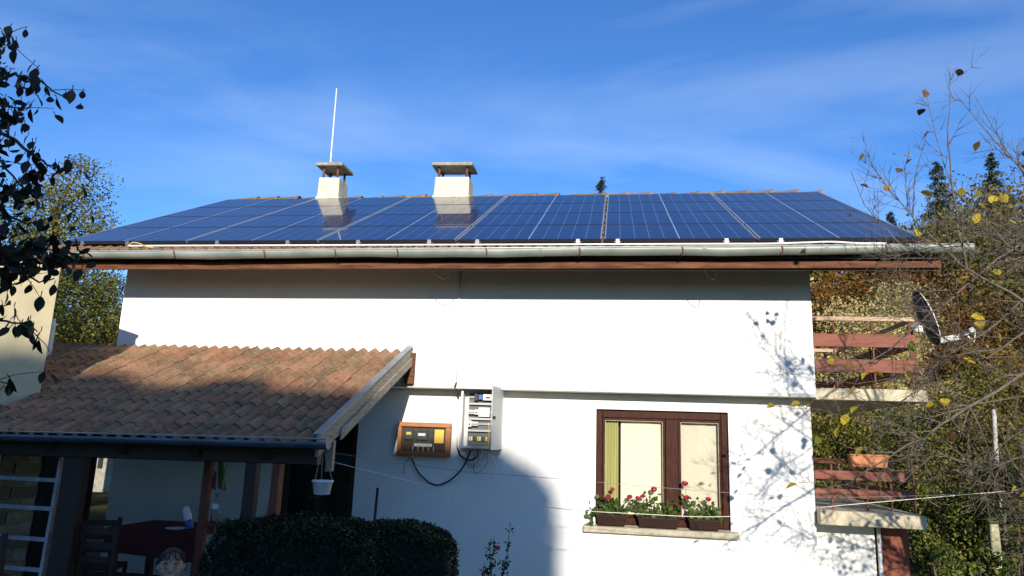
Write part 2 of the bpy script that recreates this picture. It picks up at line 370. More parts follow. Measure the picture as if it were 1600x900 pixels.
for x in (XL, XR-.25):
    MB().extrude([(x, YLOW, 0), (x, 6.4, 0), (x, 6.4, zt(6.4)-.14), (x, 3.1, zt(3.1)-.14), (x, 0, zt(0)-.14), (x, 0, LED), (x, YLOW, LED)], (.25, 0, 0)).build('side_wall', MT['white'], house)
MB().box(XL+.25, XR-.25, 6.15, 6.4, 0, zt(6.4)-.14).build('back_wall', MT['white'], house)
MB().box(XL+.25, XR-.25, .26, 6.14, LED+.02, LED+.2).build('floor_slab', MT['grey_plaster'], house)
lg = MB()                                                 # drip edge of the overhanging storey
lg.extrude([(XL-.004, -.018, LED-.004), (XL-.004, -.018, LED+.03), (XL-.004, .05, LED+.055), (XL-.004, .05, LED-.004)], (XR-XL+.008, 0, 0))
lg.build('drip_edge', pm('grey_paint', (.55, .54, .5), .85, .15, 4), house)

# roof: boards, tile bed, first row and ridge tiles
XA, XB = -.22, 10.12
rf = MB()
for (ya, yb) in ((-.80, 3.1), (3.1, 7.0)):
    za, zb = zt(ya), zt(yb)
    rf.hexa([(XA, ya, za-.11), (XB, ya, za-.11), (XB, yb, zb-.11), (XA, yb, zb-.11), (XA, ya, za-.03), (XB, ya, za-.03), (XB, yb, zb-.03), (XA, yb, zb-.03)])
roof = rf.build('roof', MT['darkwood'], house)
def tile_mesh(w=.285, L=.38, seg=20, amp=.026, lift=.018, th=.014):
    m = MB(); top = []; n = seg+1
    for j, v in enumerate((0, L*.5, L)):
        for i in range(n):
            x = -w/2+w*i/seg; ph = 2*math.pi*(x/(w/2))
            h = amp*(1+math.cos(ph))**.85
            if i == seg: h += .006
            top.append((x, v, h+lift*(1-v/L)+.006))
    m.add(top, [(j*n+i, j*n+i+1, (j+1)*n+i+1, (j+1)*n+i) for j in range(2) for i in range(seg)])
    lip = [(x, v, z) for x, v, z in top[:n]]+[(x, v+.004, z-th) for x, v, z in top[:n]]
    m.add(lip, [(n+i, n+i+1, i+1, i) for i in range(seg)])
    r = [(top[j*n+seg][0], top[j*n+seg][1], top[j*n+seg][2]-k*.03) for k in (0, 1) for j in range(3)]
    m.add(r, [(0, 3, 4, 1), (1, 4, 5, 2)])
    me = m.mesh('roof_tile', MT['tile']); me.shade_smooth(); return me
TILE = tile_mesh()
def slope_mat(x, y, z, pitch, s, nrm=0, rz=0, rx=0):
    return Matrix.Translation((x, y+s*math.cos(pitch)-nrm*math.sin(pitch), z+s*math.sin(pitch)+nrm*math.cos(pitch))) @ Matrix.Rotation(pitch+rx, 4, 'X') @ Matrix.Rotation(rz, 4, 'Z')
k = 0; x = XA+.14
while x < XB-.1:
    inst('roof_tile', TILE, roof, slope_mat(x, -.86, zt(-.86)-.030, PB, random.uniform(-.012, .012), 0, random.uniform(-.012, .012))); x += .28
fm = MB(); ns = int((XB-XA)/.035); yy = []
for side in (0, 1):
    rows = [(.30+.3*i) for i in range(14)]
    for r0 in rows:
        a = []
        for s, up in ((r0-.05, .03), (min(r0+.29, 4.43), .006)):
            for i in range(ns+1):
                xx = XA+(XB-XA)*i/ns; h = .019*(1+math.cos(2*math.pi*(xx-XA-.14)/.14))+up
                y = -.86+s*math.cos(PB)-h*math.sin(PB); z = zt(-.86)-.030+s*math.sin(PB)+h*math.cos(PB)
                a.append((xx, y if side == 0 else 6.2-y, z))
        f = [(i, i+1, ns+2+i, ns+1+i) for i in range(ns)]
        fm.add(a, f if side == 0 else [q[::-1] for q in f])
tag(fm.build('tile_rows', MT['tile'], roof, smooth=True), kind='stuff')
rm = MB(); seg = 8; pr = []                                   # ridge tile: tapered half round with a collar
for (xv, rad) in ((0, .125), (.05, .125), (.06, .112), (.44, .095)):
    for i in range(seg+1):
        t = math.pi*i/seg; pr.append((xv, -math.cos(t)*rad, math.sin(t)*rad*.95))
for (xv, rad) in ((0, .108),):
    for i in range(seg+1):
        t = math.pi*i/seg; pr.append((xv, -math.cos(t)*rad, math.sin(t)*rad*.95))
q = seg+1
rm.add(pr, [(j*q+i, j*q+i+1, (j+1)*q+i+1, (j+1)*q+i) for j in range(3) for i in range(seg)]+[(i, 4*q+i, 4*q+i+1, i+1) for i in range(seg)])
RIDGE = rm.mesh('ridge_tile', pm('old_ridge_clay', (.20, .15, .10), .9, .5, 6, bmp=.4, objrand=.35, c2=(.30, .21, .13)), True)
x = XB-.02
while x > XA+.45:
    inst('ridge_tile', RIDGE, roof, Matrix.Translation((x, 3.1+random.uniform(-.01, .01), zt(3.1)-.005+random.uniform(-.012, .012))) @ Matrix.Rotation(R(180+random.uniform(-2, 2)), 4, 'Z') @ Matrix.Rotation(R(random.uniform(-1.5, 2.5)), 4, 'Y')); x -= .385
# fascia, gutter and rusty straps
zf0, zf1 = at(150, 415.5, -.75).z, at(1250, 412, -.75).z
fb = MB(); fb.beam((-.12, -.735, zf0), (10.16, -.735, zf1), .03, .085); fb.build('fascia_board', MT['brownwood'], house, bevel=.004)
MB().box(-.12, 10.1, -.70, -.68, zf0-.03, zt(-.69)-.115).build('eave_board', MT['darkwood'], house)
for i in range(15):
    x = .0+i*.71; rf_ = MB(); rf_.beam((x, -.70, zt(-.70)-.165), (x, .02, zt(.02)-.165), .07, .10); rf_.build('rafter', MT['darkwood'], house)
gz0, gz1 = at(150, 395, -.9).z, at(1250, 386.5, -.9).z
gsl = (gz1-gz0)/(at(1250, 386, -.9).x-at(150, 395, -.9).x); gxa, gxb = -.36, 10.40
def gz(x): return gz0+(x-at(150, 395, -.9).x)*gsl
gm = MB(); na = 10; gv = []
for xx in np.linspace(gxa, gxb, 23):
    sag = .006*math.sin(xx*2.1)+.004*math.sin(xx*5.3)
    for rr in (.072, .068):
        for i in range(na+1):
            t = math.pi+math.pi*i/na; gv.append((xx, -.885+math.cos(t)*rr, gz(xx)+sag+math.sin(t)*rr*1.05+(.006 if i == 0 else 0)))
w2 = 2*(na+1); fs = []
for j in range(22):
    for i in range(na):
        fs.append((j*w2+i, j*w2+i+1, (j+1)*w2+i+1, (j+1)*w2+i)); o_ = na+1; fs.append((j*w2+o_+i+1, j*w2+o_+i, (j+1)*w2+o_+i, (j+1)*w2+o_+i+1))
    fs.append((j*w2, (j+1)*w2, (j+1)*w2+na+1, j*w2+na+1))
gm.add(gv, fs)
for xe in (0, 22): gm.add([gv[xe*w2+i] for i in range(na+1)], [tuple(range(na+1)) if xe else tuple(range(na, -1, -1))])
gut = gm.build('gutter', MT['gutter'], house, smooth=True)
gm2 = MB(); gm2.tube([(gxa, -.955, gz(gxa)+.006), (gxb, -.955, gz(gxb)+.006)], .009, 8); gm2.build('rolled_rim', MT['gutrim'], gut, smooth=True)
for px in (133, 275, 415, 525, 622, 760, 905, 1065, 1220, 1382):
    x = at(px, 398, -.9).x; sm = MB(); z = gz(x)
    ring = [(x+.012*math.sin(i), -.885+math.cos(math.pi+math.pi*i/8)*.077, z+math.sin(math.pi+math.pi*i/8)*.08+.004) for i in range(9)]
    ring.append((x, -.76, z+.03)); 
    for a, b in zip(ring[:-1], ring[1:]): sm.beam(a, b, .02, .006, (1, 0, 0)) if False else sm.tube([a, b], .009, 5)
    sm.build('gutter_strap', MT['rust'], gut)
# joints in the gutter
for px in (845, 1100, 1290):
    x = at(px, 398, -.9).x; j = MB(); rr = .0745
    a = [(x+dx, -.885+math.cos(math.pi+math.pi*i/10)*rr, gz(x)+math.sin(math.pi+math.pi*i/10)*rr*1.05) for dx in (-.02, .02) for i in range(11)]
    j.add(a, [(i, i+1, 12+i, 11+i) for i in range(10)]); j.build('gutter_joint', MT['gutter'], gut, smooth=True)

# chimneys
def chimney(x0, x1, y0, y1, ztop, cap_over, capz):
    zb = zt(y0)-.1
    m = MB(); n_ = .012
    m.hexa([(x0-.0, y0, zb), (x1, y0, zb), (x1, y1, zb), (x0, y1, zb), (x0+n_, y0+n_, ztop), (x1-n_, y0+n_, ztop-.01), (x1-n_, y1-n_, ztop), (x0+n_, y1-n_, ztop+.01)])
    ch = m.build('chimney', MT['chim'], house, bevel=.018, seg=2)
    MB().hexa([(x0-.03, y0-.03, zb), (x1+.03, y0-.03, zb), (x1+.04, y1+.03, zb), (x0-.03, y1+.03, zb), (x0-.012, y0-.012, zb+.24), (x1+.012, y0-.012, zb+.22), (x1+.012, y1+.01, zb+.34), (x0-.012, y1+.01, zb+.34)]).build('mortar_skirt', MT['chim'], ch, bevel=.01)
    for a in (x0+.07, x1-.07):
        for b in (y0+.07, y1-.07):
            MB().tube([(a, b, ztop-.02), (a+random.uniform(-.006, .006), b, capz+.01)], .022, 8).build('cap_pillar', MT['rust'], ch, smooth=True)
    c = MB(); q = cap_over
    c.hexa([(x0-q, y0-q, capz), (x1+q, y0-q, capz-.012), (x1+q, y1+q, capz), (x0-q, y1+q, capz+.01), (x0-q+.01, y0-q+.01, capz+.06), (x1+q-.01, y0-q+.01, capz+.052), (x1+q-.01, y1+q, capz+.065), (x0-q+.01, y1+q, capz+.07)])
    c.build('chimney_cap', MT['concrete'], ch, bevel=.008)
    return ch
chimney(1.63, 2.03, 2.9, 3.36, 6.20, .05, 6.40)
chimney(3.72, 4.34, 2.9, 3.30, 6.175, .05, 6.36)
rod = MB(); rod.tube([(1.62, 3.40, 5.6), (1.62, 3.40, 6.6), (1.61, 3.40, 8.14)], [.016, .015, .011], 8)
lr = rod.build('rod', MT['cable_w'], None, smooth=True); lr.name = 'lightning_rod'; WL['lightning_rod'] = WL['rod']
tag(lr, 'thin tall white rod standing up behind the narrower chimney', 'rod')
MB().beam((1.62, 3.36, 6.05), (1.62, 3.41, 6.05), .05, .02).build('clamp', MT['steel'], lr)

# window with two lights
win = MB(); Y0 = YLOW+.055
fwid = .075
win.box(WX0+.002, WX0+fwid, Y0, Y0+.07, WZ0+.07, WZ1-.002); win.box(WX1-fwid, WX1-.002, Y0, Y0+.07, WZ0+.07, WZ1-.002)
win.box(WX0+fwid, WX1-fwid, Y0, Y0+.07, WZ1-fwid-.02, WZ1-.002); win.box(WX0+fwid, WX1-fwid, Y0, Y0+.07, WZ0+.07, WZ0+.15)
XM0, XM1 = at(1040, 720, Y0).x, at(1060, 720, Y0).x
window = win.build('window', MT['framewood'], house, bevel=.005)
MB().box(XM0, XM1, Y0-.014, Y0+.06, WZ0+.152, WZ1-fwid-.022).build('mullion', MT['framewood'], window, bevel=.006)
panes = ((WX0+fwid, XM0), (XM1, WX1-fwid))
for a, b in panes:
    s = MB(); z0, z1 = WZ0+.152, WZ1-fwid-.022; w = .03
    s.box(a+.002, a+w, Y0+.012, Y0+.05, z0, z1); s.box(b-w, b-.002, Y0+.012, Y0+.05, z0, z1); s.box(a+w, b-w, Y0+.012, Y0+.05, z1-w, z1); s.box(a+w, b-w, Y0+.012, Y0+.05, z0, z0+w)
    s.build('sash', MT['framewood'], window, bevel=.004)
    bead = MB(); e = .006
    for q in ((a+w, a+w+e, z0+w, z1-w), (b-w-e, b-w, z0+w, z1-w), (a+w+e, b-w-e, z1-w-e, z1-w), (a+w+e, b-w-e, z0+w, z0+w+e)): bead.box(q[0], q[1], Y0+.006, Y0+.016, q[2], q[3])
    bead.build('putty_bead', MT['sillc'], window)
    MB().add([(a+w, Y0+.028, z0+w), (b-w, Y0+.028, z0+w), (b-w, Y0+.028, z1-w), (a+w, Y0+.028, z1-w)], [(0, 1, 2, 3)]).build('pane', MT['glass'], window)
def cloth(x0, x1, y, z0, z1, mt, folds, amp, name):
    m = MB(); n_ = max(8, int(folds*8)); v = []
    for j in range(2):
        for i in range(n_+1):
            t = i/n_; v.append((x0+(x1-x0)*t, y+amp*math.sin(t*folds*2*math.pi+(.5 if j else 0)), z0 if j == 0 else z1))
    m.add(v, [(i, i+1, n_+2+i, n_+1+i) for i in range(n_)]); return m.build(name, mt, window, smooth=True)
cx = at(966, 720, Y0).x
cloth(WX0+.09, cx, Y0+.078, WZ0+.12, WZ1-.10, MT['curtain_g'], 5, .006, 'curtain')
cloth(cx+.03, XM0+.03, Y0+.088, WZ0+.12, WZ1-.07, MT['curtain_w'], 1.3, .004, 'blind')
cloth(XM0+.05, WX1-.03, Y0+.088, WZ0+.12, WZ1-.07, MT['lace'], 3, .004, 'lace_curtain')
MB().box(WX0, WX1, YLOW+.25, YLOW+.28, WZ0, WZ1).build('reveal_board', MT['darkwood'], window)
sa, sb = at(911, 828, .19), at(1156, 842, .19)
sl_ = MB(); sl_.hexa([(sa.x, .19, .775), (sb.x, .19, .772), (sb.x, YLOW+.05, .785), (sa.x, YLOW+.05, .785), (sa.x, .19, .842), (sb.x, .19, .838), (sb.x, YLOW+.05, .866), (sa.x, YLOW+.05, .868)])
sl_.build('sill', MT['sillc'], window, bevel=.008)
# glazed door in the shade of the porch
dm = MB()
for q in ((DX0, DX0+.08, 0, DZ1), (DX1-.08, DX1, 0, DZ1), (DX0+.08, DX1-.08, DZ1-.1, DZ1), ((DX0+DX1)/2-.04, (DX0+DX1)/2+.04, 0, DZ1-.1), (DX0+.08, (DX0+DX1)/2-.04, 0, .75), ((DX0+DX1)/2+.04, DX1-.08, 0, .75)): dm.box(q[0]+.001, q[1]-.001, YLOW+.04, YLOW+.10, q[2], q[3]-.001)
door = dm.build('door', MT['darkwood'], house, bevel=.004)
for a, b in ((DX0+.08, (DX0+DX1)/2-.04), ((DX0+DX1)/2+.04, DX1-.08)):
    MB().add([(a, YLOW+.07, .75), (b, YLOW+.07, .75), (b, YLOW+.07, DZ1-.1), (a, YLOW+.07, DZ1-.1)], [(0, 1, 2, 3)]).build('pane', MT['glass'], door)
MB().tube([((DX0+DX1)/2+.02, YLOW+.04, 1.02), ((DX0+DX1)/2+.02, YLOW-.01, 1.02), ((DX0+DX1)/2-.09, YLOW-.01, 1.02)], .009, 6).build('handle', MT['steel'], door)
MB().box(DX0, DX1, YLOW+.255, YLOW+.27, 0, DZ1).build('door_backing', MT['black'], door)  # black sheet closing the opening behind the panes
# conduit on the upper wall
c0, c1 = at(719, 425, -.012), at(713, 600, -.012)
cd = MB(); cd.tube([(c0.x, -.012, c0.z), ((c0.x+c1.x)/2+.004, -.012, (c0.z+c1.z)/2), (c1.x, -.012, c1.z)], .011, 8); cd.build('conduit', MT['cable_w'], house, smooth=True)
for k in range(4):
    z = c1.z+.15+k*.33; MB().box(c1.x-.02+(c0.x-c1.x)*k*.22, c1.x+.02+(c0.x-c1.x)*k*.22, -.026, .001, z, z+.014).build('conduit_clip', MT['cable_w'], house)

# ------------------------------------------------------------------ solar panels on rails
PW, PL, SX, SY = 1.638, .992, 1.67, 1.0128
def panel_parts(root):
    for y in (0, PL-.012):
        f = MB(); f.box(0, PW, y, y+.012, -.04, -.001); f.build('frame_rail', MT['frameblk'], root, local=True)
    for x in (0, PW-.011):
        e = MB(); e.box(x, x+.011, .013, PL-.013, -.04, .001); e.build('frame_side', MT['silver'], root, local=True)
    c = MB(); c.box(.014, PW-.014, .012, PL-.012, -.012, -.002)
    o = c.build('cells', MT['cells'], root, local=True); me = o.data
    uv = me.uv_layers.new(name='UVMap')
    for lp in me.loops:
        v = me.vertices[lp.vertex_index].co; uv.data[lp.index].uv = ((v.x-.014)/(PW-.028)*10, (v.y-.012)/(PL-.024)*6)
    s = MB(); s.box(PW/2-.007, PW/2+.007, .014, PL-.014, -.0019, .0002); s.build('centre_strip', MT['silver'], root, local=True)
    j = MB(); j.box(PW/2-.06, PW/2+.06, PL-.2, PL-.1, -.05, -.0125); j.build('junction_box', MT['black'], root, local=True)
proto = None; P0 = Vector((0, -.738, 4.0127))
for r in range(4):
    for c in range(6):
        if proto is None:
            o = thing('solar_panel', (0, 0, 0), 'dark blue solar panel in a thin silver frame on the tiled roof', 'solar panel', 'solar panels in rows on the roof'); panel_parts(o); proto = o
        else: o = copy_tree(proto)
        ordn = ('first', 'second', 'third', 'fourth', 'fifth', 'sixth')
        o['label'] = 'blue solar panel in the %s row, %s from the balcony end of the roof' % (('lowest', 'second lowest', 'second highest', 'top')[r], ordn[5-c])
        o.location = P0+Vector((c*SX+random.uniform(-.002, .002), r*SY*math.cos(PB), r*SY*math.sin(PB))); o.rotation_euler = (PB+random.uniform(-.0012, .0012), 0, 0)
for r in range(8):
    s = (r//2)*SY+(.22 if r % 2 == 0 else .77); b = MB(); y, z = P0.y+s*math.cos(PB)+.058*math.sin(PB), P0.z+s*math.sin(PB)-.058*math.cos(PB)
    b.beam((-.02, y, z), (10.04, y, z), .04, .034, (0, -math.sin(PB), math.cos(PB)))
    o = b.build('mounting_rail', MT['steel'], None); tag(o, 'long metal rail under the %s panel row, %s of its pair' % (('lowest', 'second lowest', 'second highest', 'top')[r//2], ('lower', 'upper')[r % 2]), 'rail', 'rails under the solar panels')
    for i in range(8):
        x = .4+i*1.3; q = MB(); q.beam((x, y, z-.016), (x, y+.03, zt(y+.03)-.03), .03, .012, (1, 0, 0)); q.build('roof_hook', MT['steel'], o)
def bracket(px):
    x = at(px, 382, -.74).x; e = thing('panel_clamp', (x, -.74, 3.93), 'small galvanised clamp under the lower edge of the solar panels', 'clamp', 'clamps along the lowest panel edge')
    y = -.75; m = MB(); m.box(-.02, .02, -.022, -.004, -.02, .075); m.box(-.02, .02, -.022, .05, -.026, -.02); m.box(-.035, .035, -.004, .03, .044, .05)
    m.build('bracket', MT['steel'], e, local=True); n_ = MB(); n_.tube([(0, -.04, .03), (0, .0, .03)], .011, 6); n_.build('bolt', MT['steel'], e, local=True); return e
for i, px in enumerate((130, 200, 340, 450, 560, 671, 746, 903, 965, 1135, 1220)): bracket(px)['label'] = 'small galvanised clamp under the panel edge, %s from the balcony end' % ('first', 'second', 'third', 'fourth', 'fifth', 'sixth', 'seventh', 'eighth', 'ninth', 'tenth', 'last')[10-i]
def wire(name, pts, r, mt, label, cat='cable', group=None, n=6, smooth_n=6):
    P = [Vector(p) for p in pts]; Q = []
    for i in range(len(P)-1):                     # Catmull-Rom through the points
        p0, p1, p2, p3 = P[max(i-1, 0)], P[i], P[i+1], P[min(i+2, len(P)-1)]
        for k in range(smooth_n):
            t = k/smooth_n; Q.append(.5*((2*p1)+(p2-p0)*t+(2*p0-5*p1+4*p2-p3)*t*t+(3*p1-p0-3*p2+p3)*t**3))
    Q.append(P[-1]); o = MB().tube(Q, r, n).build(name, mt, None, smooth=True); return tag(o, label, cat, group)
wp = []
for px, py in ((200, 386), (245, 387), (340, 387), (400, 384), (460, 386), (560, 386), (590, 384), (640, 387), (746, 387), (765, 385), (800, 387), (900, 387), (930, 384), (965, 385), (1050, 386), (1100, 384), (1140, 386), (1200, 383), (1260, 379), (1300, 378), (1340, 380), (1385, 383)):
    p = at(px, py, -.79); p.z = max(p.z, zt(-.79)+.055); wp.append(p)
wire('cable', wp, .011, MT['cable_w'], 'white cable lying in waves on the tiles along the eave')
wire('cable', [at(200, 385, -.77), at(206, 379.5, -.80), at(216, 380, -.80), at(228, 385, -.80), at(240, 387, -.79)], .009, MT['cable_o'], 'short orange cable arching out from under the panels at the eave')
for px, w in ((690, 38), (1110, 26)):
    a = at(px-w/2, 413, -.74); b = at(px+w/2, 409, -.74)
    wire('wire', [(a.x, -.74, a.z), (a.x+.06, -.70, a.z-.11), ((a.x+b.x)/2+.05, -.68, a.z-.15), (b.x, -.74, b.z)], .004, MT['black'], 'thin black wire drooping from the fascia board %s' % ('above the white conduit' if px < 900 else 'near the balcony end'), 'wire', 'wires drooping from the fascia')

# ------------------------------------------------------------------ porch roof against the front wall
PY0, PZ0, PX1, PX0 = -2.65, 1.70, 4.30, -.75
TP = (2.80-PZ0)/2.65; PP = math.atan(TP); PLEN = 2.65/math.cos(PP)
def pz(y): return PZ0+(y-PY0)*TP
porch = thing('porch', (2.4, -1.3, 0), 'open porch with a clay tile lean-to roof on wooden posts', 'porch')
OC = Vector((.93, -1.81, 0)); OD = Vector((.16, .28, 0)).normalized()          # corner and run of the outbuilding wall
def roof_xmin(y):                      # the porch roof stops against the outbuilding
    return OC.x+OD.x*(y-OC.y)/OD.y+.01 if y < OC.y else -.75
dk = MB()
for ya, yb in ((PY0, OC.y), (OC.y, -.02)):
    xa, xb = roof_xmin(ya), roof_xmin(yb-.001)
    if ya == OC.y: xa = xb = -.75
    dk.hexa([(xa, ya, pz(ya)-.09), (PX1, ya, pz(ya)-.09), (PX1, yb, pz(yb)-.09), (xb, yb, pz(yb)-.09), (xa, ya, pz(ya)-.03), (PX1, ya, pz(ya)-.03), (PX1, yb, pz(yb)-.03), (xb, yb, pz(yb)-.03)])
deck = dk.build('roof_boarding', MT['darkwood'], porch)
for r in range(10):
    s = -.06+r*.288; c = 0
    for c in range(19):
        x = PX1-.15-c*.28
        y = PY0+s*math.cos(PP)
        if x-.1 < roof_xmin(y) and y < OC.y+.05: continue
        if y > -.12 and r == 9: s = PLEN-.40
        inst('roof_tile', TILE, deck, slope_mat(x+random.uniform(-.006, .006), PY0, PZ0-.022, PP, s+random.uniform(-.016, .016), random.uniform(0, .005), random.uniform(-.012, .012), random.uniform(-.008, .006)))
# verge boards and flashing on the right-hand rake
def rake(x, w, dz0, dz1, y0, y1, mt, nm, bev=.004):
    m = MB(); m.hexa([(x-w/2, y0, pz(y0)+dz0), (x+w/2, y0, pz(y0)+dz0), (x+w/2, y1, pz(y1)+dz0), (x-w/2, y1, pz(y1)+dz0), (x-w/2, y0, pz(y0)+dz1), (x+w/2, y0, pz(y0)+dz1), (x+w/2, y1, pz(y1)+dz1), (x-w/2, y1, pz(y1)+dz1)])
    return m.build(nm, mt, porch, bevel=bev)
rake(4.345, .03, -.10, .075, -2.70, -.06, MT['weathered'], 'verge_board')
rake(4.33, .075, .076, .086, -2.68, -.05, MT['flashing'], 'verge_flashing', .002)
rake(4.372, .022, -.145, -.045, -2.25, -.03, MT['weathered'], 'verge_batten')
rake(4.315, .026, -.19, -.10, -1.9, -.03, MT['brownwood'], 'rafter')
MB().hexa([(4.30, -.10, 2.40), (4.40, -.10, 2.40), (4.40, -.004, 2.40), (4.30, -.004, 2.40), (4.30, -.10, 2.75), (4.40, -.10, 2.75), (4.40, -.004, 2.79), (4.30, -.004, 2.79)]).build('wall_bracket', MT['brownwood'], porch, bevel=.005)
for i, x in enumerate((-.3, .4, 1.1, 1.8, 2.5, 3.2, 3.85)):
    y0 = -2.6 if x > roof_xmin(-2.6)+.05 else OC.y+.05
    m = MB(); m.beam((x, y0, pz(y0)-.14), (x, -.03, pz(-.03)-.14), .07, .10); m.build('rafter', MT['darkwood'], porch)
# gutter of the porch
gm = MB(); gv = []; xs = np.linspace(.62, 4.46, 9)
for xx in xs:
    for rr in (.062, .058):
        for i in range(9):
            t = math.pi+math.pi*i/8; gv.append((xx, -2.745+math.cos(t)*rr, 1.705-.01*(4.46-xx)+math.sin(t)*rr))
fs = []
for j in range(8):
    for i in range(8):
        fs += [(j*18+i, j*18+i+1, (j+1)*18+i+1, (j+1)*18+i), (j*18+9+i+1, j*18+9+i, (j+1)*18+9+i, (j+1)*18+9+i+1)]
    fs.append((j*18, (j+1)*18, (j+1)*18+9, j*18+9))
gm.add(gv, fs); gm.add([gv[8*18+i] for i in range(9)], [tuple(range(9))])
gm.build('gutter', MT['gutterdark'], porch, smooth=True)
MB().tube([(.62, -2.806, 1.69), (4.46, -2.806, 1.73)], .008, 6).build('gutter_rim', MT['gutter'], porch, smooth=True)
MB().beam((1.0, -2.52, 1.545), (4.30, -2.52, 1.57), .10, .12).build('eave_beam', MT['darkwood'], porch, bevel=.006)
for x, w, mt in ((3.93, .07, 'postwood'), (2.02, .20, 'darkwood'), (3.70, .10, 'darkwood')):
    MB().box(x-w/2, x+w/2, -2.55, -2.45, 0, 1.51).build('post', MT[mt], porch, bevel=.006)
MB().beam((3.93, -2.46, 1.50), (3.80, -2.42, .62), .055, .055, (0, 1, 0)).build('lit_post_side', pm('lit_post_wood', (.36, .17, .085), .6, .3, 6, stretch=(5, 5, 1)), porch, bevel=.004)  # slanting strip coloured pale as the lit side of the post
MB().box(4.27, 4.33, -2.30, -2.24, 1.45, 1.72).build('hanger_block', MT['weathered'], porch)
# wooden frame with a ledge between two red-brown posts
stand = thing('wooden_rack', (3.3, -2.1, 0), 'red-brown wooden rack with two uprights and a low shelf inside the porch', 'rack')
for x in (3.06, 3.52):
    MB().box(x-.035, x+.035, -2.13, -2.06, 0, 1.50).build('upright', MT['postwood'], stand, bevel=.005)
MB().box(3.10, 3.485, -2.16, -2.0, .92, .945).build('shelf', MT['postwood'], stand, bevel=.004)
MB().box(2.95, 3.60, -2.12, -2.07, 1.50, 1.56).build('top_rail', MT['postwood'], stand, bevel=.004)
MB().tube([(3.17, -2.1, .5), (3.235, -2.1, 1.5)], .008, 6).build('thin_rod', MT['weathered'], stand)
# plastic bottle
def lathe_thing(name, loc, prof, mt, label, cat, n=14, rot=None):
    m = MB(); m.lathe(prof, (0, 0, 0), n); o = thing(name, loc, label, cat)
    if rot: o.rotation_euler = rot
    m.build('body', mt, o, smooth=True, local=True); return o
MT['pet'] = glassm('clear_plastic', (.85, .9, .9), .12)
b = lathe_thing('plastic_bottle', (3.17, -2.09, .946), [(.02, 0), (.036, .005), (.037, .07), (.032, .09), (.037, .11), (.037, .17), (.014, .215), (.013, .235)], MT['pet'], 'clear plastic bottle standing on the rack shelf in the porch', 'bottle')
MB().lathe([(.015, .236), (.015, .255)], (0, 0, 0), 10).build('cap', MT['devblue'], b, local=True)
MB().lathe([(.0375, .12), (.0375, .165)], (0, 0, 0), 14).build('label_band', MT['devw'], b, local=True)
o = MB().box(3.26, 3.40, -2.12, -2.05, .946, .99).build('packet', MT['greencloth'], None, bevel=.008); tag(o, 'green and white packet lying on the rack shelf beside the bottle', 'packet')
MB().box(3.33, 3.39, -2.123, -2.0455, .95, .988).build('white_panel', MT['devw'], o)
o = MB().hexa([(3.12, -2.02, 1.24), (3.20, -2.02, 1.22), (3.21, -1.99, 1.22), (3.13, -1.99, 1.24), (3.10, -2.03, 1.50), (3.15, -2.03, 1.50), (3.15, -2.0, 1.50), (3.10, -2.0, 1.50)]).build('hanging_towel', MT['greencloth'], None, bevel=.01); tag(o, 'green and pink towel hanging from the top rail of the rack', 'towel')
MB().hexa([(3.06, -2.035, 1.25), (3.115, -2.035, 1.22), (3.115, -2.02, 1.22), (3.06, -2.02, 1.25), (3.085, -2.035, 1.40), (3.105, -2.035, 1.40), (3.105, -2.02, 1.40), (3.085, -2.02, 1.40)]).build('pink_fold', MT['pinkcloth'], o, bevel=.006)
lamp = lathe_thing('porch_lamp', (3.42, -1.7, 1.52), [(.006, .34), (.006, .12), (.03, .11), (.035, .06), (.04, .02), (.02, -.01)], MT['devw'], 'small unlit white lamp hanging under the porch roof', 'lamp')
# table with things on it
tb = thing('table', (2.5, -1.55, 0), 'dark wooden table with a red cloth inside the porch', 'table')
MB().box(2.0, 2.98, -1.95, -1.2, .80, .83).build('tabletop', MT['redcloth'], tb, bevel=.006)
MB().hexa([(2.0, -1.965, .62), (2.97, -1.965, .56), (2.97, -1.955, .56), (2.0, -1.955, .62), (2.0, -1.955, .832), (2.97, -1.955, .832), (2.97, -1.945, .832), (2.0, -1.945, .832)]).build('cloth_drop', MT['redcloth'], tb)  # drop made full width to keep the space under the table dark
for x in (2.06, 2.92):
    for y in (-1.88, -1.27): MB().box(x-.03, x+.03, y-.03, y+.03, 0, .80).build('leg', MT['darkwood'], tb)
bt = lathe_thing('spray_bottle', (2.79, -1.82, .84), [(.03, 0), (.036, .01), (.036, .08), (.034, .085)], MT['devblue'], 'blue and white plastic bottle leaning on the porch table', 'bottle', rot=(0, R(-22), 0))
MB().lathe([(.034, .086), (.036, .1), (.034, .19), (.018, .215), (.016, .22)], (0, 0, 0), 14).build('white_top', MT['devw'], bt, smooth=True, local=True)
o = lathe_thing('plate', (2.66, -1.86, .832), [(.05, 0), (.09, .012), (.095, .018), (.088, .018)], MT['devw'], 'small white plate at the edge of the porch table', 'plate', 18)
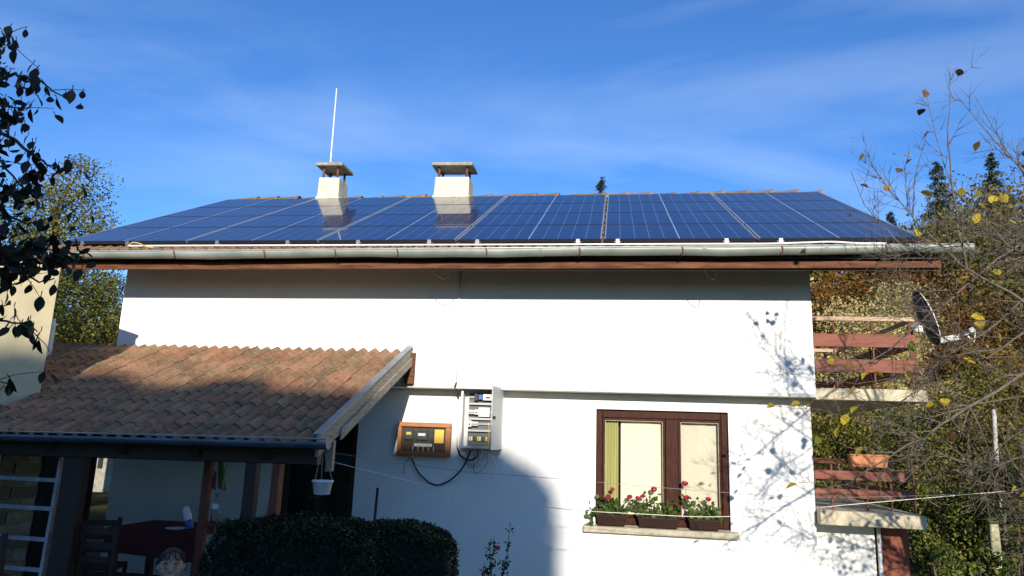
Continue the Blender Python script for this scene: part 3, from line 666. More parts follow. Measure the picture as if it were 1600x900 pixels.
# chairs
def chair(loc, rz, mt, label, seat_mt=None):
    c = thing('wooden_chair', loc, label, 'chair', 'chairs in the porch'); c.rotation_euler = (0, 0, rz)
    MB().box(-.2, .2, -.2, .2, .43, .46).build('seat', MT[seat_mt or mt], c, local=True, bevel=.006)
    for x in (-.18, .18):
        MB().box(x-.018, x+.018, -.2, -.164, 0, .43).build('leg', MT[mt], c, local=True)
        MB().hexa([(x-.018, .164, 0), (x+.018, .164, 0), (x+.018, .2, 0), (x-.018, .2, 0), (x-.018, .2, .92), (x+.018, .2, .92), (x+.018, .23, .92), (x-.018, .23, .92)]).build('back_leg', MT[mt], c, local=True)
    for z in (.60, .72, .84): MB().hexa([(-.162, .182+z*.03, z), (.162, .182+z*.03, z), (.162, .198+z*.03, z), (-.162, .198+z*.03, z), (-.162, .185+z*.03, z+.055), (.162, .185+z*.03, z+.055), (.162, .2+z*.03, z+.055), (-.162, .2+z*.03, z+.055)]).build('back_slat', MT[mt], c, local=True)
    for z in (.2,): MB().box(-.162, .162, -.19, -.172, z, z+.03).build('stretcher', MT[mt], c, local=True)
    return c
chair((1.85, -1.75, 0), R(200), 'darkwood', 'dark wooden chair standing at the short end of the porch table')
chair((2.32, -2.25, 0), R(175), 'darkwood', 'wooden chair with a red seat cloth in front of the porch table', 'redcloth')
chair((1.93, -3.0, 0), R(170), 'darkwood', 'dark wooden chair standing in front of the ladder')
# ladder and outbuilding
MT['laddr'] = pm('dull_metal', (.30, .31, .33), .5, .3, 10, metal=.3)
la = thing('ladder', (1.55, -2.3, 0), 'pale metal ladder leaning against the bare brick wall', 'ladder')
def lad(u, z): return Vector((1.02+u*.72+(.06-z*.06), -2.40+z*.10-u*.05, z))
for u in (0, 1): MB().beam(lad(u, 0), lad(u, 1.5), .03, .055, (0, 1, 0)).build('side_rail', MT['laddr'], la)
for z in (.24, .5, .755, 1.02, 1.27): MB().beam(lad(.03, z), lad(.97, z), .03, .035).build('rung', MT['laddr'], la)
ob = thing('outbuilding', (.2, -1.9, 0), 'narrow cream plastered outbuilding rising behind the porch roof, bare brick below', 'outbuilding')
ND = Vector((OD.y, -OD.x, 0))                            # outward normal of the visible face
def ow(u, d, z): return Vector((OC.x, OC.y, 0))-OD*u-ND*d+Vector((0, 0, z))       # u: from the corner toward the camera, d: into the wall
m = MB(); m.hexa([ow(-.14, .03, 0), ow(2.2, .03, 0), ow(2.2, 1.5, 0), ow(-.14, 1.5, 0), ow(-.14, .03, 1.66), ow(2.2, .03, 1.66), ow(2.2, 1.5, 1.66), ow(-.14, 1.5, 1.66)]); lowb = m.build('lower_wall', MT['concrete'], ob)
m = MB(); m.hexa([ow(-.01, -.01, 1.66), ow(2.2, -.01, 1.66), ow(2.2, 1.5, 1.66), ow(-.01, 1.5, 1.66), ow(-.01, -.01, 3.42), ow(2.2, -.01, 3.42), ow(2.2, 1.5, 3.42), ow(-.01, 1.5, 3.42)]); m.build('upper_wall', MT['cream'], ob)
m = MB(); m.hexa([ow(-.03, -.03, 3.421), ow(2.3, -.03, 3.421), ow(2.3, 1.6, 3.421), ow(-.03, 1.6, 3.421), ow(-.03, -.03, 3.46), ow(2.3, -.03, 3.46), ow(2.3, 1.6, 3.60), ow(-.03, 1.6, 3.60)]); m.build('roof', MT['brownwood'], ob)
MT['brick'] = pm('yellow_brick', (.30, .23, .13), .9, .35, 8, bmp=.5, bscale=60, objrand=.5)
bm_ = MB(); bm_.box(-.115, .115, 0, .05, 0, .105); BR = bm_.mesh('brick', MT['brick'])
Mf = Matrix(((-OD.x, ND.x*-1, 0, 0), (-OD.y, ND.y*-1, 0, 0), (0, 0, 1, 0), (0, 0, 0, 1)))
for r in range(13):
    for c in range(5):
        u = -.02+c*.245+(.12 if r % 2 else 0); z = .10+r*.118
        if z > 1.54: continue
        p = ow(u, random.uniform(-.012, .0), z); inst('brick', BR, lowb, Matrix.Translation(p) @ Mf @ Matrix.Rotation(random.uniform(-.015, .015), 4, 'Y'))
sw = thing('blackout_wall', (-.4, -.55, 0), 'dark plank wall added to black out the back of the porch', 'wall')  # planks added to hide the sunlit ground behind the porch
xe = at(148, 730, -.6).x
for i in range(12):
    x = xe-.135*(i+1); MB().box(x+.004, x+.131, -.60-.006*(i % 2), -.57, 0, 2.2).build('plank', MT['darkwood'], sw)
MB().box(xe-1.62, xe-.004, -.569, -.53, 1.9, 2.0).build('batten', MT['darkwood'], sw); MB().box(xe-1.62, xe-.004, -.569, -.53, .3, .4).build('batten', MT['darkwood'], sw)
# vent pipe behind the corner of the outbuilding
vp = thing('vent_pipe', (at(76, 548, -.55).x, -.55, pz(-.55)), 'short pale metal vent pipe beside the cream outbuilding', 'pipe')
MB().lathe([(.07, -.04), (.06, .02), (.035, .05), (.033, .42), (.02, .5)], (0, 0, 0), 10).build('tube', MT['cable_w'], vp, smooth=True, local=True)
# hanging flowerpot
hp = thing('hanging_pot', (4.36, -2.55, 1.27), 'white plastic flowerpot hanging from the porch gutter', 'flowerpot')
MB().lathe([(.06, 0), (.068, .004), (.082, .10), (.09, .104), (.09, .118), (.078, .118), (.075, .09)], (0, 0, 0), 16).build('pot', MT['devw'], hp, smooth=True, local=True)
for a in (0, 2.1, 4.2): MB().tube([(.085*math.cos(a), .085*math.sin(a), .115), (0, -.06, .40)], .003, 4).build('hanger', MT['weathered'], hp, local=True)
MB().lathe([(.002, .08), (.07, .09), (.07, .1), (.002, .105)], (0, 0, 0), 10).build('soil', MT['soil'], hp, local=True)

# ------------------------------------------------------------------ electrics on the front wall
ec = thing('electrical_cabinet', (5.25, .17, 1.66), 'open grey electrical cabinet full of breakers on the white wall', 'cabinet')
bl, br, bt_, bb = at(722, 607, .07).x, at(784, 612, .07).x, at(745, 606.5, .07).z, at(750, 701, .07).z
m = MB(); th = .012
for q in ((bl, bl+th, .07, YLOW-.014, bb, bt_), (br-th, br, .07, YLOW-.014, bb, bt_), (bl+th, br-th, .07, YLOW-.014, bb, bb+th), (bl+th, br-th, .07, YLOW-.014, bt_-th, bt_), (bl, br, YLOW-.013, YLOW-.001, bb, bt_)): m.box(*q)
m.build('shell', MT['boxwhite'], ec)
m = MB()
for q in ((bl-.004, bl+.022, bb, bt_), (br-.022, br, bb, bt_), (bl+.022, br-.022, bb, bb+.025), (bl+.022, br-.022, bt_-.022, bt_)): m.box(q[0], q[1], .062, .0695, q[2], q[3])
m.build('front_rim', MT['boxwhite'], ec)
MB().box(bl+.06, br-.03, YLOW-.03, YLOW-.02, bb+.03, bt_-.05).build('mounting_plate', MT['plate'], ec)
fx = at(767, 650, -.35).x
dmo = MB(); dmo.hexa([(fx, -.35, bb-.01), (fx+.014, -.35, bb-.01), (br+.014, .06, bb-.004), (br, .06, bb-.004), (fx, -.35, bt_+.005), (fx+.014, -.35, bt_+.005), (br+.014, .06, bt_+.002), (br, .06, bt_+.002)])
dr = dmo.build('door', MT['boxgrey'], ec, bevel=.003)
MB().tube([(fx+.02, -.30, (bb+bt_)/2), (fx+.045, -.305, (bb+bt_)/2)], .017, 10).build('lock', MT['black'], dr)
rows = [(bt_-.10, [('black', .05, .09, .06), ('devblue', .055, .06, .05), ('devw', .13, .075, .05)], .12), (bt_-.28, [('devw', .026, .05, .05)]*3+[('devw', .05, .06, .05), ('devw', .14, .11, .06)], .05), (bt_-.42, [('devw', .05, .075, .05)]+[('devw', .026, .05, .05)]*3, .05)]
for zc_, items, off in rows:
    MB().box(bl+.065, br-.035, YLOW-.06, YLOW-.0305, zc_-.012, zc_+.012).build('rail', MT['steel'], ec)
    x = bl+.02+off
    for mt, w, h, d in items:
        MB().box(x, x+w-.004, YLOW-.06-d, YLOW-.0605, zc_-h/2, zc_+h/2).build('breaker', MT[mt], ec, bevel=.003)
        if h < .08 and mt == 'devw': MB().box(x+w*.3, x+w*.65, YLOW-.075-d, YLOW-.0605-d, zc_-.012, zc_+.004).build('switch', MT['black'], ec)
        x += w
    MB().box(bl+.075, br-.04, YLOW-.085, YLOW-.0305, zc_-.092, zc_-.068).build('cable_duct', MT['boxgrey'], ec)
for i in range(9):
    x = bl+.08+i*.026; MB().box(x, x+.02, YLOW-.06, YLOW-.0305, bb+.09, bb+.14).build('terminal', MT[('yellow', 'devw', 'rust', 'greencloth')[i % 4]], ec)
pts = [at(739, 690, .12), at(742, 708, .1), at(735, 718, .14), at(722, 716, .18), at(715, 704, .2), at(714, 660, .24), at(713, 620, .25), at(715, 604, .1)]
wire('cable', [at(747, 702, .12), at(745, 714, .10), at(733, 719, .14), at(720, 712, .20), at(715, 700, .235)], .011, MT['black'], 'short black cable looping out under the electrical cabinet', 'cable')
wire('conduit', [at(714, 698, .25), at(715, 660, .25), at(716, 622, .25)], .012, MT['cable_w'], 'white conduit running down beside the electrical cabinet', 'conduit')
wire('cable', [at(713, 598, -.02), at(711, 605, -.02), at(714, 612, .1), at(716, 622, .22)], .012, MT['black'], 'black cable bending round the ledge above the electrical cabinet', 'cable')
wire('cable', [at(644, 716, .22), at(652, 735, .22), at(668, 752, .22), at(684, 758, .22), at(704, 750, .22), at(722, 732, .20), at(731, 715, .16), at(736, 703, .14)], .010, MT['black'], 'long black cable sagging between the wooden meter box and the electrical cabinet', 'cable')
for i, (c, q) in enumerate((('cable_w', [(755, 702), (752, 725), (760, 740), (772, 745), (775, 728), (766, 706)]), ('rust', [(760, 703), (762, 722), (748, 738), (740, 735), (742, 706)]), ('rust', [(757, 700), (754, 715), (749, 728), (733, 730), (730, 712), (740, 703)]), ('yellow', [(763, 660), (764, 690), (759, 705), (757, 720)]), ('devblue', [(752, 703), (746, 722), (738, 728), (725, 716)]))):
    nm = {'cable_w': 'white', 'rust': 'brown', 'yellow': 'yellow', 'devblue': 'blue'}[c]
    wire('wire', [at(a, b_, .12+.01*i) for a, b_ in q], .0035, MT[c], '%s wire hanging in %s the electrical cabinet' % (nm, ('a wide loop below', 'a curl below', 'a tight coil below', 'front of', 'a bend below')[i]), 'wire')
# wooden meter box
mb = thing('meter_box', (4.5, .2, 1.55), 'varnished wooden meter box with a glass front on the white wall', 'meter box')
ml, mr, mt_, mbm = at(621, 680, .15).x, at(704, 680, .15).x, at(660, 660, .15).z, at(660, 713, .15).z
MB().box(ml+.02, mr-.02, .20, YLOW-.001, mbm+.02, mt_-.02).build('case', MT['orangewood'], mb)
fw_ = .055
for q, nm in (((ml, mr, mt_-fw_, mt_), 'frame_rail'), ((ml, mr, mbm, mbm+fw_), 'frame_rail'), ((ml, ml+.05, mbm+fw_, mt_-fw_), 'frame_stile'), ((mr-.065, mr, mbm+fw_, mt_-fw_), 'frame_stile')):
    MB().box(q[0]+.001, q[1]-.001, .15, .1995, q[2]+.001, q[3]-.001).build(nm, MT['orangewood'], mb, bevel=.004)
MB().box(ml+.052, mr-.067, .193, .1985, mbm+fw_, mt_-fw_).build('backboard', pm('dark_backboard', (.06, .045, .035), .7, .5, 14), mb)
MB().add([(ml+.05, .158, mbm+fw_), (mr-.065, .158, mbm+fw_), (mr-.065, .158, mt_-fw_), (ml+.05, .158, mt_-fw_)], [(0, 1, 2, 3)]).build('glass', MT['glass'], mb)
MT['metergreen'] = pm('meter_case', (.05, .07, .065), .4, .3, 15)
for x, w, z, h in ((ml+.075, .12, mt_-.15, .13), (ml+.225, .15, mt_-.16, .11)):
    o = MB().box(x, x+w, .165, .1925, z-h/2, z+h/2).build('meter', MT['metergreen'], mb, bevel=.01); MB().box(x+.03, x+w-.03, .1635, .1655, z, z+.03).build('dial', MT['yellow'] if w < .13 else MT['devw'], o)
MB().box(mr-.20, mr-.085, .161, .166, mbm+.16, mt_-.08).build('notice_card', MT['yellow'], mb)
for i in range(8): MB().box(ml+.21+i*.028, ml+.232+i*.028, .168, .1925, mbm+.115, mbm+.15).build('fuse', MT['devw'], mb)
for i in range(10): MB().tube([(ml+.16+i*.032, .18, mbm+.115), (ml+.162+i*.032, .185, mbm+.06)], .004, 4).build('lead', MT['devw' if i % 2 else 'black'], mb)
wire('wire', [at(643, 714, .2), at(634, 722, .2), at(631, 734, .2), at(633, 741, .2)], .004, MT['rust'], 'brown wire end curling below the wooden meter box', 'wire')
wire('iron_bar', [(at(591, 762, -.1).x, -.12, at(591, 762, -.1).z), (at(587, 820, -.1).x-.02, -.16, 0)], .017, MT['black'], 'dark iron bar leaning against the shaded wall', 'bar', smooth_n=2)

# ------------------------------------------------------------------ balcony, dish and annex at the right-hand side
bal = thing('balcony', (9.6, 1.4, 2.34), 'upper balcony with red-brown plank railing beside the white house', 'balcony')
BX = 10.22
MB().box(XR+.002, BX, 0.01, 2.9, 2.345, 2.475).build('slab', MT['slab'], bal, bevel=.006)
for z0, z1, mt in ((2.66, 2.805, 'rail'), (2.945, 3.095, 'rail'), (3.245, 3.295, 'railtop')):
    MB().box(XR+.01, 10.15, .02, .045, z0, z1).build('railing_board', MT[mt], bal, bevel=.004)
    MB().box(10.12, 10.145, .05, 2.85, z0, z1).build('railing_board', MT[mt], bal, bevel=.004)
    MB().box(XR+.01, 10.11, 2.80, 2.825, z0, z1).build('railing_board', MT[mt], bal, bevel=.004)
for x, y in ((9.28, .06), (9.70, .06), (10.10, .06), (10.10, 1.4), (10.10, 2.78), (9.6, 2.78)):
    MB().box(x-.009, x+.009, y-.010, y+.010, 2.476, 3.30).build('railing_post', MT['rust'], bal)
ds = thing('satellite_dish', (10.15, .10, 3.0), 'satellite dish seen edge-on with a white arm, fixed to the balcony corner', 'satellite dish')
dc = at(1447, 497, .12)
Rm = Matrix.Rotation(R(72), 4, 'Y') @ Matrix.Rotation(R(0), 4, 'Z')
Rm = Matrix.Rotation(R(-9), 4, 'Z') @ Matrix.Rotation(R(72), 4, 'Y')
m = MB(); rings = 6; n_ = 28; vs_ = []
for i in range(rings+1):
    r = .31*i/rings
    for k in range(n_):
        t = 2*math.pi*k/n_; vs_.append(Rm @ Vector((r*math.cos(t)*1.08, r*math.sin(t), (r/.31)**2*.05-.05))+dc)
m.add(vs_, [(i*n_+k, i*n_+(k+1) % n_, (i+1)*n_+(k+1) % n_, (i+1)*n_+k) for i in range(rings) for k in range(n_)])
d_o = m.build('reflector', pm('shaded_dish_back', (.05, .055, .07), .5, .2, 6), ds, smooth=True)  # reflector coloured dark for the shade on its back
sd = d_o.modifiers.new('thick', 'SOLIDIFY'); sd.thickness = .008
rim = [Rm @ Vector((.31*1.08*math.cos(2*math.pi*k/28), .31*math.sin(2*math.pi*k/28), .002))+dc for k in range(29)]
MB().tube(rim, .007, 5, False).build('rim', MT['cable_w'], ds, smooth=True)
aA, aB = at(1463, 533, .12), at(1500, 526, .0); aC = at(1522, 517, -.05)
MB().beam(aA, aB, .03, .065).build('arm', MT['devw'], ds, bevel=.004)
MB().tube([aB, at(1515, 521, -.03)], .02, 8).build('feed_neck', MT['steel'], ds, smooth=True)
MB().tube([at(1516, 513, -.03), at(1521, 520, -.04)], .03, 10).build('feed_horn', MT['devw'], ds, smooth=True)
MB().tube([at(1512, 525, -.03), at(1522, 535, -.03), at(1524, 519, -.04)], .008, 6).build('feed_cable', MT['devw'], ds)
MB().beam((10.12, .08, dc.z-.12), (dc.x-.02, .12, dc.z-.02), .05, .05).build('mount', MT['steel'], ds)
MB().lathe([(.035, 0), (.05, .01), (.05, .07), (.03, .085)], at(1435, 520, .0), 10).build('mount_cap', MT['devw'], ds, smooth=True)
MB().tube([(10.13, .09, 2.48), (10.13, .09, dc.z-.08)], .02, 8).build('mast', MT['rust'], ds, smooth=True)
an = thing('annex', (9.55, 1.6, 0), 'low white annex with a flat concrete terrace roof beside the house', 'annex')
MB().box(9.03, 9.74, .55, 3.2, 0, 1.0).build('wall', MT['white'], an)
MB().hexa([(9.05, .10, .99), (10.14, .10, .985), (10.14, 3.3, .985), (9.05, 3.3, .985), (9.05, .10, 1.15), (10.14, .10, 1.125), (10.14, 3.3, 1.145), (9.05, 3.3, 1.16)]).build('terrace_slab', MT['slab'], an, bevel=.006)
MB().box(9.80, 10.10, .56, .60, 0, .985).build('door', MT['doorred'], an, bevel=.004)
MB().box(9.74, 10.12, .61, 3.2, 0, .985).build('store_wall', MT['darkwood'], an)
MB().tube([(9.77, .50, 0), (9.77, .50, .97)], .022, 8).build('drainpipe', MT['devw'], an, smooth=True)
tr = thing('terrace_railing', (9.6, .35, 1.15), 'red-brown plank railing on the low annex terrace', 'railing')
for z0, z1, x0 in ((1.27, 1.37, 9.05), (1.47, 1.57, 9.05)):
    MB().box(x0, 10.12, .29, .315, z0, z1).build('railing_board', MT['rail'], tr, bevel=.004)
MB().box(9.05, 9.47, .30, .325, 1.645, 1.685).build('top_rail', MT['brownwood'], tr, bevel=.003)
MB().box(9.05, 10.13, .316, .328, 1.69, 1.70).build('top_bar', MT['rust'], tr)
for x in (9.25, 9.62, 9.88, 10.12): MB().box(x-.011, x+.011, .328, .346, 1.14, 1.70).build('railing_post', MT['rust'], tr)
for z0, z1 in ((1.27, 1.37), (1.47, 1.57)): MB().box(10.125, 10.147, .35, 2.9, z0, z1).build('railing_board', MT['rail'], tr, bevel=.004)
pl0, pl1 = at(1328, 720, .2).x, at(1388, 720, .2).x
tp = thing('terracotta_planter', ((pl0+pl1)/2, .24, 1.62), 'empty orange terracotta trough hung on the terrace railing', 'planter')
w = (pl1-pl0)/2
MB().hexa([(-w+.02, -.06, 0), (w-.02, -.06, 0), (w-.02, .05, 0), (-w+.02, .05, 0), (-w, -.07, .125), (w, -.07, .125), (w, .06, .125), (-w, .06, .125)]).build('trough', MT['terracotta'], tp, local=True, bevel=.006)
MB().box(-w-.006, w+.006, -.078, .066, .122, .14).build('rim', MT['terracotta'], tp, local=True, bevel=.004)
MB().box(-w+.03, -w+.05, .05, .09, .05, .09).build('hook', MT['rust'], tp, local=True); MB().box(w-.05, w-.03, .05, .09, .05, .09).build('hook', MT['rust'], tp, local=True)
# clotheslines across the garden
wire('clothesline', [(4.25, -2.3, 1.62), at(700, 734, -2.1), at(860, 747, -2), at(1140, 770, -2), at(1330, 777, -2), (10.75, -2.9, 1.62)], .0025, MT['rope'], 'thin dark clothesline crossing the wall just below the meter box', 'clothesline', smooth_n=5, n=4)
wire('clothesline', [(4.25, -2.3, 1.55), at(700, 766, -2.1), at(860, 793, -2), at(1000, 803, -2), at(1140, 807, -2), at(1310, 790, -2.1), at(1600, 765, -2.4), (10.75, -2.9, 1.70)], .0035, MT['ropelight'], 'pale clothesline passing in front of the flower boxes', 'clothesline', smooth_n=5, n=4)

# ------------------------------------------------------------------ vegetation helpers
def leaf_mesh(name, C, S, mt, aspect=.62, upbias=0., seed=0, fold=.12, oval=False):
    """N leaves as folded diamonds: two triangles-pairs per leaf, each leaf its own island"""
    r = np.random.default_rng(seed); C = np.asarray(C, float); n = len(C); S = np.broadcast_to(np.asarray(S, float), (n,))
    nr = r.normal(size=(n, 3)); nr[:, 2] += upbias; nr /= np.linalg.norm(nr, axis=1)[:, None]
    t = r.normal(size=(n, 3)); t -= nr*(t*nr).sum(1)[:, None]; t /= np.linalg.norm(t, axis=1)[:, None]; b = np.cross(nr, t)
    h = S[:, None]
    if oval:
        w = b*h*aspect*.5; f_ = nr*h*fold
        V = np.stack([C-t*h*.5, C+w*.8-t*h*.2+f_, C+w*.85+t*h*.15+f_, C+t*h*.5, C-w*.85+t*h*.15+f_, C-w*.8-t*h*.2+f_], 1).reshape(-1, 3)
        me = bpy.data.meshes.new(name); me.vertices.add(6*n); me.vertices.foreach_set('co', V.ravel().astype(np.float32))
        me.loops.add(8*n); me.polygons.add(2*n); i = np.arange(n)[:, None]*6
        me.loops.foreach_set('vertex_index', (i+np.array([[0, 1, 2, 3, 0, 3, 4, 5]])).ravel().astype(np.int32))
        me.polygons.foreach_set('loop_start', (np.arange(2*n)*4).astype(np.int32)); me.polygons.foreach_set('loop_total', np.full(2*n, 4, np.int32))
        me.update(calc_edges=True); me.validate(); me.materials.append(mt); return me
    V = np.stack([C-t*h*.5, C+b*h*aspect*.5+nr*h*fold, C+t*h*.5, C-b*h*aspect*.5+nr*h*fold], 1).reshape(-1, 3)
    me = bpy.data.meshes.new(name); me.vertices.add(4*n); me.vertices.foreach_set('co', V.ravel().astype(np.float32))
    me.loops.add(6*n); me.polygons.add(2*n); i = np.arange(n)[:, None]*4
    me.loops.foreach_set('vertex_index', (i+np.array([[0, 1, 2, 0, 2, 3]])).ravel().astype(np.int32))
    me.polygons.foreach_set('loop_start', (np.arange(2*n)*3).astype(np.int32)); me.polygons.foreach_set('loop_total', np.full(2*n, 3, np.int32))
    me.update(calc_edges=True); me.validate(); me.materials.append(mt); return me
def add_mesh(name, me, parent, loc=(0, 0, 0)):
    o = bpy.data.objects.new(name, me); COL.objects.link(o); o.parent = parent; o.location = loc; WL[o.name] = Vector((0, 0, 0)); return o
def clumps(K, rx, rz, zc, r, shell=.55):
    out = []
    for _ in range(K):
        d = r.normal(size=3); d /= np.linalg.norm(d); q = shell+(1-shell)*r.random()
        out.append(np.array([d[0]*rx*q, d[1]*rx*q, zc+d[2]*rz*q]))
    return np.array(out)
def tree(name, label, loc, h, rx, rz, zc, K, per, ls, mt, group=None, cat='tree', tr=.12, seed=0, cr=.33, bark='bark', limbs=True):
    """tapered trunk, limbs to every clump, leaves gathered in clumps with gaps between them"""
    r = np.random.default_rng(seed); o = thing(name, loc, label, cat, group)
    cl = clumps(K, rx, rz, zc, r); m = MB()
    top = Vector((r.normal()*.1*rx, r.normal()*.1*rx, zc+rz*.45)); mid = Vector((top.x*.3+r.normal()*.06, top.y*.3, max(.2, zc-rz*.6)))
    m.tube([(0, 0, -.3), tuple(mid*.5), tuple(mid), tuple((mid+top)/2), tuple(top)], [tr*1.25, tr, tr*.8, tr*.5, tr*.15], 7)
    if limbs:
        for c in cl[:min(K, 26)]:
            c = Vector(c); s = max(.15, min(.95, (c.z-mid.z)/(max(.1, top.z-mid.z))*.7)); a = mid.lerp(top, s); q = a.lerp(c, .5)+Vector((0, 0, -.08*(c-a).length))
            m.tube([a, q, c], [tr*.38*(1-s*.5), tr*.2, tr*.05], 5)
    me = m.mesh('trunk', MT[bark], True); add_mesh('trunk', me, o)
    P = []; per = int(per*2.1); ls = ls*.66
    for c in cl:
        rad = cr*(rx+rz)/2*(.6+.8*r.random()); n = int(per*(.6+.8*r.random())); d = r.normal(size=(n, 3)); d /= np.linalg.norm(d, axis=1)[:, None]
        P.append(c+d*(r.random((n, 1))**.45)*rad*np.array([1.1, 1.1, .8]))
    P = np.concatenate(P); S = ls*(.6+.8*r.random(len(P)))
    add_mesh('crown', leaf_mesh('crown', P, S, MT[mt], seed=seed+1, upbias=.4), o); return o
def conifer(label, loc, h, r0, seed, group=None):
    r = np.random.default_rng(seed); o = thing('spruce_tree', loc, label, 'tree', group)
    MB().tube([(0, 0, -.3), (0, 0, h)], [h*.018+.05, .01], 6); m = MB(); m.tube([(0, 0, -.3), (0, 0, h*.5), (0, 0, h)], [h*.02+.04, h*.01+.02, .008], 6)
    P = []; z = h*.08
    while z < h*.99:
        f = 1-z/h; L = r0*f**.9+.06; nb = int(5+5*f)
        for k in range(nb):
            a = r.random()*6.283; Lk_ = L*(.7+.5*r.random()); n = int(14+46*Lk_)
            t = r.random(n)**.8; x = np.cos(a)*t*Lk_; y = np.sin(a)*t*Lk_; zz = z+r.normal()*h*.012-.30*Lk_*t+.14*Lk_*t**2
            P.append(np.stack([x, y, zz], 1)+r.normal(size=(n, 3))*np.array([.045, .045, .03])*(1+Lk_))
            if k % 3 == 0: m.tube([(0, 0, z), (math.cos(a)*Lk_*.9, math.sin(a)*Lk_*.9, z-.2*Lk_)], [.02*f+.006, .004], 4)
        z += h*.016+.02
    P = np.concatenate(P); add_mesh('trunk', m.mesh('trunk', MT['bark'], True), o)
    add_mesh('crown', leaf_mesh('crown', P, .10+.10*r.random(len(P)), MT['lf_conifer'], aspect=.3, seed=seed, upbias=.3), o); return o
def gxy(px, py, Y):
    p = at(px, py, Y); return p.x, Y, hill(p.x, Y), p.z          # x, y, ground, height of that pixel
def tree_px(name, label, px, ptop, Y, rx, mt, K=26, per=170, ls=.13, seed=0, group=None, cat='tree', low=.22, **kw):
    x, y, g0, zt_ = gxy(px, ptop, Y); h = max(.8, zt_-g0); rz = h*(1-low)/2
    return tree(name, label, (x, y, g0), h, rx, rz, h-rz*1.02, K, per, ls, MT and mt, group, cat, tr=.03+h*.016, seed=seed, **kw)

# ---- trees and shrubs to the right of the house
GR = 'trees on the slope behind the house'
tree_px('autumn_tree', 'rust-brown autumn tree behind the upper balcony', 1345, 405, 17, 2.6, 'lf_rust', 34, 260, .17, 11, GR)
tree_px('autumn_tree', 'tall dark olive tree at the foot of the two spruces', 1450, 330, 15, 2.3, 'lf_olive', 30, 240, .16, 12, GR)
tree_px('autumn_tree', 'brown and green tree crowding under the farther spruce', 1540, 300, 16, 2.6, 'lf_mix', 32, 260, .16, 13, GR)
tree_px('autumn_tree', 'broad brown autumn tree right of the spruces', 1640, 270, 15, 2.6, 'lf_mix', 32, 260, .16, 14, GR)
tree_px('autumn_tree', 'rust and yellow tree behind the satellite dish', 1480, 420, 11, 1.7, 'lf_rust', 26, 230, .13, 15, GR)
tree_px('autumn_tree', 'mottled orange tree behind the bare branches', 1580, 420, 10, 1.8, 'lf_mix', 28, 240, .13, 16, GR)
tree_px('golden_bush', 'pale golden bush shining behind the balcony top rail', 1315, 420, 8, 1.3, 'lf_gold', 40, 260, .10, 17, 'bushes beside the house', 'bush', low=.1)
tree_px('golden_bush', 'smaller pale golden bush next to the satellite dish', 1395, 440, 9, 1.05, 'lf_gold', 30, 230, .10, 18, 'bushes beside the house', 'bush', low=.1)
tree_px('green_shrub', 'yellow-green shrub seen under the upper balcony slab', 1310, 600, 6.5, .85, 'lf_olive', 26, 220, .08, 19, 'bushes beside the house', 'bush', low=.05)
tree_px('green_shrub', 'green shrub behind the terrace railing end', 1400, 590, 6.0, .9, 'lf_green', 28, 230, .08, 20, 'bushes beside the house', 'bush', low=.05)
tree_px('green_shrub', 'dense dark shrub behind the mossy garden post', 1500, 560, 5.5, 1.0, 'lf_olive', 30, 230, .085, 21, 'bushes beside the house', 'bush', low=.05)
tree_px('green_shrub', 'tangled mixed shrub behind the white garden pole', 1590, 520, 5.6, 1.0, 'lf_mix', 30, 230, .085, 22, 'bushes beside the house', 'bush', low=.05)
tree_px('green_shrub', 'low dark green shrub next to the red-brown annex door', 1475, 740, 3.4, .55, 'lf_green', 24, 170, .07, 23, 'bushes beside the house', 'bush', low=.03)
tree_px('green_shrub', 'low olive shrub around the foot of the mossy post', 1575, 712, 3.0, .7, 'lf_dark', 30, 170, .07, 24, 'bushes beside the house', 'bush', low=.03)
for i, (px, pt, Y, sd, rr, mtl, nm) in enumerate(((1450, 862, .6, 25, .30, 'lf_green', 'by the annex door'), (1520, 858, 1.0, 26, .36, 'lf_green', 'in front of the mossy post'), (1590, 850, .8, 27, .34, 'lf_green', 'under the hanging twigs'))):
    tree_px('leafy_plant', 'low broad-leaved garden plant %s' % nm, px, pt, Y, rr, mtl, 14, 60, .085, sd, 'low garden plants', 'plant', low=.02)
for i, (px, pt, Y, h_) in enumerate(((1462, 248, 30, 0), (1547, 236, 28, 0), (940, 276, 30, 0), (1390, 330, 34, 0))):
    x, y, g0, z = gxy(px, pt, Y); conifer(('dark spruce rising beside the brown trees, the one nearer the roof edge', 'tallest dark spruce above the bare branches', 'tip of a spruce showing above the roof ridge', 'spruce half hidden behind the roof corner')[i], (x, y, g0), z-g0, min(3.6, (z-g0)*.27), 40+i, 'spruces behind the house')
# ---- trees to the left of the house
tree_px('leafy_tree', 'loose green tree with open crown against the sky by the roof corner', 120, 232, 7, 1.25, 'lf_olive', 34, 190, .10, 31, GR, cr=.3, low=.4)
tree_px('leafy_tree', 'yellow-green tree behind the dark plum leaves', 40, 300, 6.5, 1.4, 'lf_green', 30, 190, .10, 32, GR, low=.3)
tree_px('leafy_tree', 'olive tree filling the gap between outbuilding and house', 145, 385, 6.0, 1.15, 'lf_olive', 34, 230, .09, 33, GR, low=.08)
tree_px('leafy_tree', 'dark green tree behind the cream outbuilding', 60, 380, 4.5, 1.2, 'lf_green', 30, 220, .09, 34, GR, low=.1)
tree_px('leafy_tree', 'green tree close behind the left gable wall', 185, 385, 7.5, 1.1, 'lf_olive', 30, 200, .09, 36, GR, low=.1)
tree_px('leafy_tree', 'small treetop just showing past the solar panel edge', 255, 340, 9, .7, 'lf_green', 10, 90, .09, 35, GR, low=.4)
